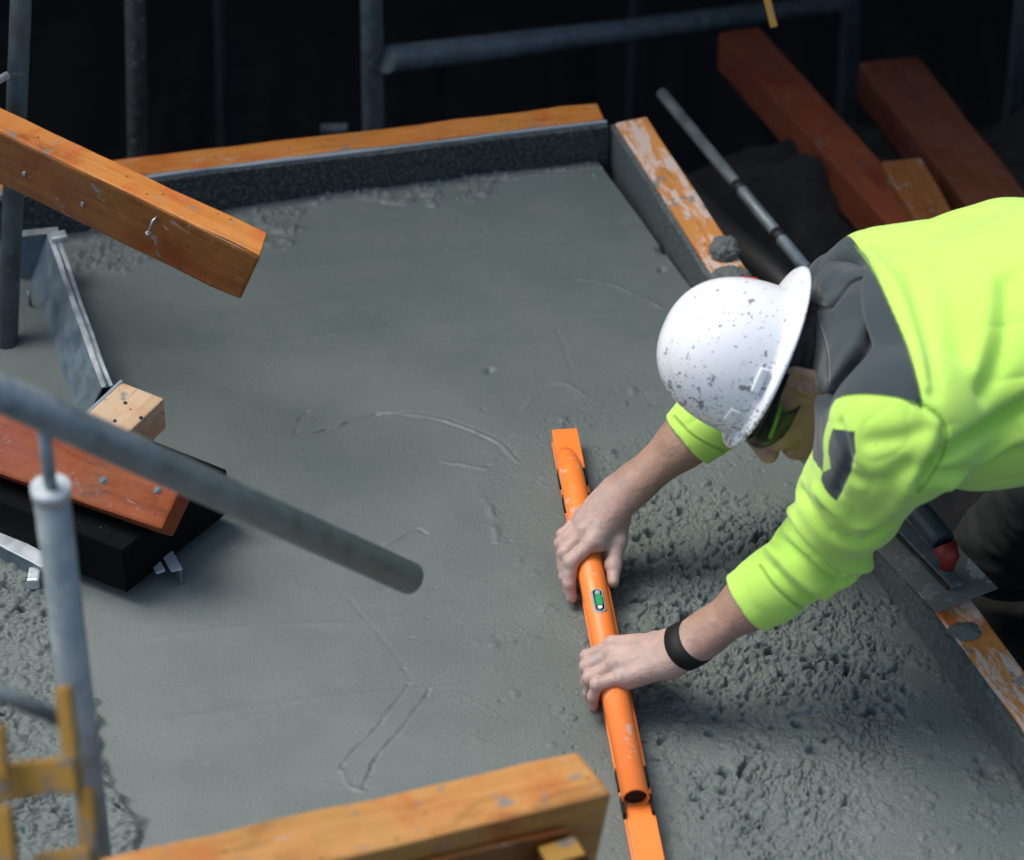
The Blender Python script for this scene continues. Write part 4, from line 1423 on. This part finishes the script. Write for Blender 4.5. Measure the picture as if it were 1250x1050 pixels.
    fold([(1110, 330), (1122, 380), (1135, 430), (1138, 480)], -.0045, .014)
    fold([(1150, 310), (1165, 370), (1170, 430)], -.003, .018)
    fold([(1045, 303), (1080, 350), (1105, 410), (1122, 470), (1127, 497)], -.0025, .004)
    fold([(1060, 305), (1095, 350), (1118, 410), (1133, 470)], .0035, .009)
    V = V + n * disp[:, None]
    V = relax(V, Q, .35)
    bvh = BVHTree.FromPolygons([Vector(v) for v in V], Q.tolist())
    n = vnormals(V, Q)
    # --- grey yoke: bounded by the seams, measured in the body's own plane
    def local(P): return np.stack([(P - SHM) @ BODY, (P - SHM) @ SAX], 1)
    B3 = [raycast(bvh, *q) for q in smooth_line([(1052, 310), (1066, 330), (1085, 370), (1110, 430), (1125, 494), (1096, 486), (1060, 482), (1035, 483), (1020, 488)], 5)]
    P2 = local(np.array([h for h in B3 if h is not None]))
    d0 = unit(P2[0] - P2[3])
    P2 = np.concatenate([[P2[0] + d0 * .12], P2, [[P2[-1, 0] - .06, P2[-1, 1] + .012], [-.40, P2[-1, 1] + .012], [-.40, P2[0, 1] + .12]]])
    l = local(V)
    grey = poly_sd(l[:, 0], l[:, 1], P2)
    grey = np.where((V - SHM) @ BN > -.06, grey, -1)
    # --- dart shaped patch on the front of the sleeve
    ax = unit(SL - EL)
    ca = raycast(bvh, 1036, 560)
    o_ = ca - EL; o_ = unit(o_ - ax * (o_ @ ax)); e2 = np.cross(ax, o_)
    if e2 @ AX_R > 0: e2 = -e2                               # round the sleeve towards the far side
    rel = V - EL
    tt = rel @ ax - (ca - EL) @ ax
    ang = np.arctan2(rel @ e2, rel @ o_) * .062
    pp = [(1017, 523), (1044, 526), (1045, 552), (1036, 582), (1020, 612), (1003, 600), (992, 585), (1004, 577), (1014, 572), (1013, 562), (1011, 550), (1012, 538)]
    P3 = []
    for qx, qy in pp:
        h_ = None
        while h_ is None or np.linalg.norm(h_ - ca) > .09:
            h_ = raycast(bvh, qx, qy); qx += 1.0
            if qx > 1060: h_ = ca
        r_ = h_ - EL
        P3.append((r_ @ ax - (ca - EL) @ ax, math.atan2(r_ @ e2, r_ @ o_) * .062))
    g2 = poly_sd(tt, ang, P3)
    ok = polydist(V, [SL, EL]) < .12
    grey = np.maximum(grey, np.where(ok, g2, -1))
    me = mesh_np('sweatshirt', V, Q)
    set_attr(me, 'grey', grey)
    sd = np.full(len(V), 1.0)
    for ln in ([(928, 690), (945, 715), (965, 734), (990, 748)], [(1126, 494), (1146, 508), (1156, 528), (1150, 556), (1136, 582), (1120, 602)], [(1044, 300), (1066, 330), (1085, 370), (1110, 430), (1126, 494)], [(1126, 494), (1096, 486), (1060, 482), (1030, 484)], [(822, 508), (850, 535), (888, 552)]):
        P_ = trace(bvh, ln, 10)
        if len(P_) > 1: sd = np.minimum(sd, polydist(V, P_))
    set_attr(me, 'seam', sd)
    o = link('sweatshirt', me, M['fleece'], PERSON, True)
    o['label'] = 'bright yellow-green sweatshirt with grey yoke and grey dart on the sleeve'
    # --- hood and collar bunched round the neck
    nodes = []
    d = 4.34
    nodes.append(N(cap(Pd(1024, 362, 4.47), Pd(1042, 424, 4.35), .054, .062), .03))
    nodes.append(N(cap(Pd(1028, 352, 4.45), Pd(1046, 374, 4.37), .046, .054), .03))
    nodes.append(N(cap(Pd(1042, 424, 4.35), Pd(1038, 462, 4.28), .058, .042), .03))
    nodes.append(N(cap(Pd(1034, 440, 4.34), Pd(1014, 496, 4.38), .042, .028), .03))
    nodes.append(N(cap(Pd(1022, 480, 4.36), Pd(1010, 536, 4.46), .026, .014), .025))
    nodes.append(N(cap(Pd(1050, 398, 4.31), Pd(1054, 448, 4.24), .048, .040), .03))
    V, Q = surface(nodes, .0035, 10, 2)
    n = vnormals(V, Q)
    bvh = BVHTree.FromPolygons([Vector(v) for v in V], Q.tolist())
    disp = .0035 * fbm(V * 14 + 3, 2) 
    def fold2(pts, h, w, sharp=2.0):
        P = trace(bvh, pts)
        if len(P) >= 2:
            disp[:] += h * np.exp(-(polydist(V, P) / w) ** sharp)
    fold2([(1078, 342), (1076, 380), (1060, 420), (1040, 455), (1018, 495)], -.020, .010)
    fold2([(1070, 350), (1062, 395), (1045, 430), (1022, 470)], .008, .014)
    fold2([(1088, 380), (1085, 420), (1065, 450)], .008, .014)
    fold2([(1076, 446), (1050, 458), (1025, 476)], -.012, .008)
    fold2([(1085, 462), (1050, 470), (1028, 490)], .006, .010)
    fold2([(1065, 338), (1040, 346), (1022, 368), (1012, 377), (990, 372)], -.005, .0035)
    fold2([(1000, 320), (985, 345), (1005, 365)], -.006, .010)
    fold2([(1020, 330), (1005, 350), (1015, 370)], .005, .012)
    fold2([(985, 440), (1000, 470), (1003, 520)], .004, .010)
    V = relax(V + n * disp[:, None], Q, .35)
    me = mesh_np('hood', V, Q)
    bvh = BVHTree.FromPolygons([Vector(v) for v in V], Q.tolist())
    sd = np.full(len(V), 1.0)
    for ln in ([(1066, 337), (1040, 346), (1022, 368), (1012, 377), (992, 372)], [(1000, 395), (1010, 430), (1012, 470)]):
        P_ = trace(bvh, ln, 10)
        if len(P_) > 1: sd = np.minimum(sd, polydist(V, P_))
    set_attr(me, 'seam', sd)
    h = link('hood', me, M['greyfleece'], PERSON, True)
    h['label'] = 'dark grey hood bunched behind the neck'
sweatshirt()

def trousers():
    hipL, hipR = PELV - SAX * .09 - BN * .03, PELV + SAX * .09 - BN * .03
    kneeR, kneeL = Pz(1226, 672, -.16), Pz(1330, 800, -.20)
    ft = np.array([.42, .10, -.12])
    nodes = [N(cap(PELV - BODY * .08, PELV + BODY * .06, .165, .15, BN, .75), .05),
             N(cap(hipL, kneeL, .095, .072), .05), N(cap(hipR, kneeR, .095, .075), .05),
             N(cap(kneeL, kneeL + ft, .068, .050), .03), N(cap(kneeR, kneeR + ft, .070, .050), .03)]
    V, Q = surface(nodes, .006, 10, 2)
    n = vnormals(V, Q)
    d = polydist(V, [kneeR, hipR])
    V = V + n * (.006 * fbm(V * np.array([12, 12, 22]) + 3, 3))[:, None]
    o = link('trousers', mesh_np('trousers', V, Q), M['trousers'], PERSON, True)
    o['label'] = 'dark work trousers'
    for k, kn in enumerate((kneeL, kneeR)):
        f = kn + ft
        nb = [N(cap(f + np.array([-.03, 0, .0]), f + np.array([.05, .02, -.05]), .052, .050), .03), N(cap(f + np.array([.05, .02, -.05]), f + np.array([.03, .0, -.16]), .048, .040), .03)]
        V, Q = surface(nb, .006, 10, 1)
        link('boot', mesh_np('boot', V, Q), M['rubber'], PERSON, True)
trousers()

def wristband():
    ax = unit(EL - WL)
    c0 = WL + ax * .012
    # follow the section of the wrist
    bvh = BVHTree.FromObject(PERSON, bpy.context.evaluated_depsgraph_get())
    e1 = unit(np.cross(ax, ZA)); e2 = np.cross(ax, e1)
    tilt = .30
    rows = []
    bm = bmesh.new()
    n = 40
    for (dx, up) in ((-.0125, .0008), (-.0120, .0018), (0, .0020), (.0120, .0018), (.0125, .0008)):
        ring = []
        for i in range(n):
            a = 2 * math.pi * i / n
            dirv = math.cos(a) * e1 + math.sin(a) * e2
            o = c0 + ax * (dx + .012 * math.cos(a - 2.2))
            h = bvh.ray_cast(Vector(o + dirv * .08), Vector(-dirv))
            r = np.linalg.norm(np.array(h[0]) - o) if h[0] is not None else .026
            ring.append(r)
        ring = np.array(ring)
        for _ in range(3):
            ring = (ring + np.roll(ring, 1) + np.roll(ring, -1)) / 3
        rows.append([bm.verts.new(c0 + ax * (dx + .012 * math.cos(2 * math.pi * i / n - 2.2)) + (math.cos(2 * math.pi * i / n) * e1 + math.sin(2 * math.pi * i / n) * e2) * (ring[i] + up)) for i in range(n)])
    for a, b in zip(rows, rows[1:]):
        for k in range(n):
            bm.faces.new((a[k], a[(k + 1) % n], b[(k + 1) % n], b[k]))
    o = link('wristband', bm_mesh('wristband', bm), M['black'], PERSON, True)
    o['label'] = 'black wristband on the near wrist'
wristband()

# ---- hard hat (worn back to front)
def hard_hat():
    HH = HELM + H_C * .017
    hp = lambda f, l, c: HH + H_F * f + H_L * l + H_C * c
    t = empty('hard_hat', HELM, 'white hard hat splattered with dark concrete specks, worn on the bowed head', 'helmet')
    a0, b0, h0 = .105, .100, .132
    nu, nv = 96, 44
    V = []
    dirt = []
    for j in range(nv + 1):
        for i in range(nu):
            ph = 2 * math.pi * i / nu                         # 0 = forehead side
            cx, sx = math.cos(ph), math.sin(ph)
            if j <= 34:
                th = (j / 34) * math.pi / 2
                r = math.sin(th) ** .86; z = math.cos(th) ** .92 * h0
                f, l = a0 * r * cx, b0 * r * sx
                # raised centre rib along the crown
                rib = .0035 * math.exp(-(l / .022) ** 4) * sstep(1.5, .9, th)
                ln = .0025 * (math.exp(-((abs(l) - .045) / .007) ** 2)) * sstep(1.4, .8, th)
                z += rib + ln
                f *= 1 + .02 * (1 - r)
            else:
                e = (j - 34) / (nv - 34)
                bk = max(0, -cx)                              # back of the head: the long peak
                fr = max(0, cx)
                ext = .014 + .023 * bk ** 1.3 + .002 * fr
                f, l = a0 * cx, b0 * sx
                drop = -.008 - .000 * bk + .002 * fr
                k = math.sin(e * math.pi / 2)
                nl = math.hypot(cx / a0, sx / b0)
                f += ext * e * (cx / a0) / nl * 1.0
                l += ext * e * (sx / b0) / nl * (1.0 - .1 * bk)
                z = drop * e ** 1.6 - (.003 if j == nv else 0)
            V.append(hp(f, l, z))
            dirt.append(float(np.clip(.15 + .65 * sstep(-.02, .11, f) * sstep(.02, .08, l + .05) - .2 * (z > .11), 0, 1)))
    V = np.array(V)
    idx = np.arange((nv + 1) * nu).reshape(nv + 1, nu)
    Q = np.stack([idx[:-1], np.roll(idx[:-1], -1, 1), np.roll(idx[1:], -1, 1), idx[1:]], -1).reshape(-1, 4)
    Q = Q[nu:]
    cap0 = len(V)
    V = np.vstack([V, hp(0, 0, h0 + .0035)])
    dirt.append(.1)
    T = np.array([[cap0, idx[1][(i + 1) % nu], idx[1][i]] for i in range(nu)])
    me = mesh_np('shell', V - HELM, Q[:, ::-1], T[:, ::-1])
    set_attr(me, 'dirt', dirt)
    bm = bmesh.new(); bm.from_mesh(me); bmesh.ops.recalc_face_normals(bm, faces=bm.faces); bm.to_mesh(me); bm.free()
    o = link('shell', me, M['helmet'], t, True)
    o.matrix_parent_inverse = Matrix.Identity(4)
    sol = o.modifiers.new('thick', 'SOLIDIFY'); sol.thickness = .003; sol.offset = -1
    # accessory slots and lugs on the visible side
    def lug(name, f, l, c, dims, m=None, rot=0.0):
        p = hp(f, l, c)
        out = unit(H_L * l / .0125 + H_F * f / .0149 + H_C * .02)
        up = unit(H_C - out * (H_C @ out)); sd = np.cross(up, out)
        up2 = unit(up * math.cos(rot) + sd * math.sin(rot)); sd2 = np.cross(up2, out)
        return box(name, p, sd2, up2, out, dims, m or M['helmet'], t, .003)
    lug('slot_lug', .010, .1000, .012, (.036, .012, .007))
    lug('slot_lug', .070, .0725, .020, (.026, .015, .006))
    # red lettering on the front plate (turned to the back): only a few strokes are in view
    def stroke(f, l, c, w, h):
        p = hp(f, l, c)
        out = unit(H_F * f / .0149 + H_L * l / .0125 + H_C * c / .0225)
        up = unit(H_C - out * (H_C @ out)); sd = np.cross(up, out)
        box('red_letter', p + out * .0012, sd, up, out, (w, h, .0016), M['red'], t, .0003)
    def surf(ph, th):
        r = math.sin(th) ** .86
        return a0 * r * math.cos(ph), b0 * r * math.sin(ph), math.cos(th) ** .92 * h0
    for dph, dth, w, h in ((0, 0, .018, .004), (0, .10, .018, .004), (-.0, .05, .0045, .012), (.16, .0, .012, .004), (.16, .1, .012, .004), (.20, .05, .004, .014)):
        f, l, c = surf(3.30 + dph, 1.16 + dth)
        stroke(f, l, c, w, h)
hard_hat()
def glasses():
    A3 = [H_F, H_L, H_C]
    fr = tube('safety_glasses', [hp(-.01, .082, -.006), hp(.05, .082, -.008), hp(.085, .068, -.010)], .0035, M['black'], PERSON, 8)
    fr['label'] = 'dark safety glasses with a green strip standing in for a reflection'
    bm = bmesh.new()
    rows = []
    for j, c in enumerate(np.linspace(-.004, -.040, 6)):
        rows.append([bm.verts.new(hp(.107 - .068 * abs(s) ** 2.6 - .05 * (j / 5 - .4) ** 2, .083 * math.sin(s * math.pi / 2), c)) for s in np.linspace(-1.0, 1.0, 28)])
    for a, b in zip(rows, rows[1:]):
        for k in range(27):
            bm.faces.new((a[k], a[k + 1], b[k + 1], b[k]))
    o = link('lens', bm_mesh('lens', bm), M['lens'], fr, True)
    o.matrix_parent_inverse = Matrix.Identity(4)
    s = tube('reflection_strip', [hp(.030, .0865, -.014), hp(.055, .0865, -.017), hp(.078, .0790, -.020)], .0030, M['lime'], fr, 10)  # green strip painted in as the reflection on the glasses
    s.matrix_parent_inverse = Matrix.Identity(4)
glasses()
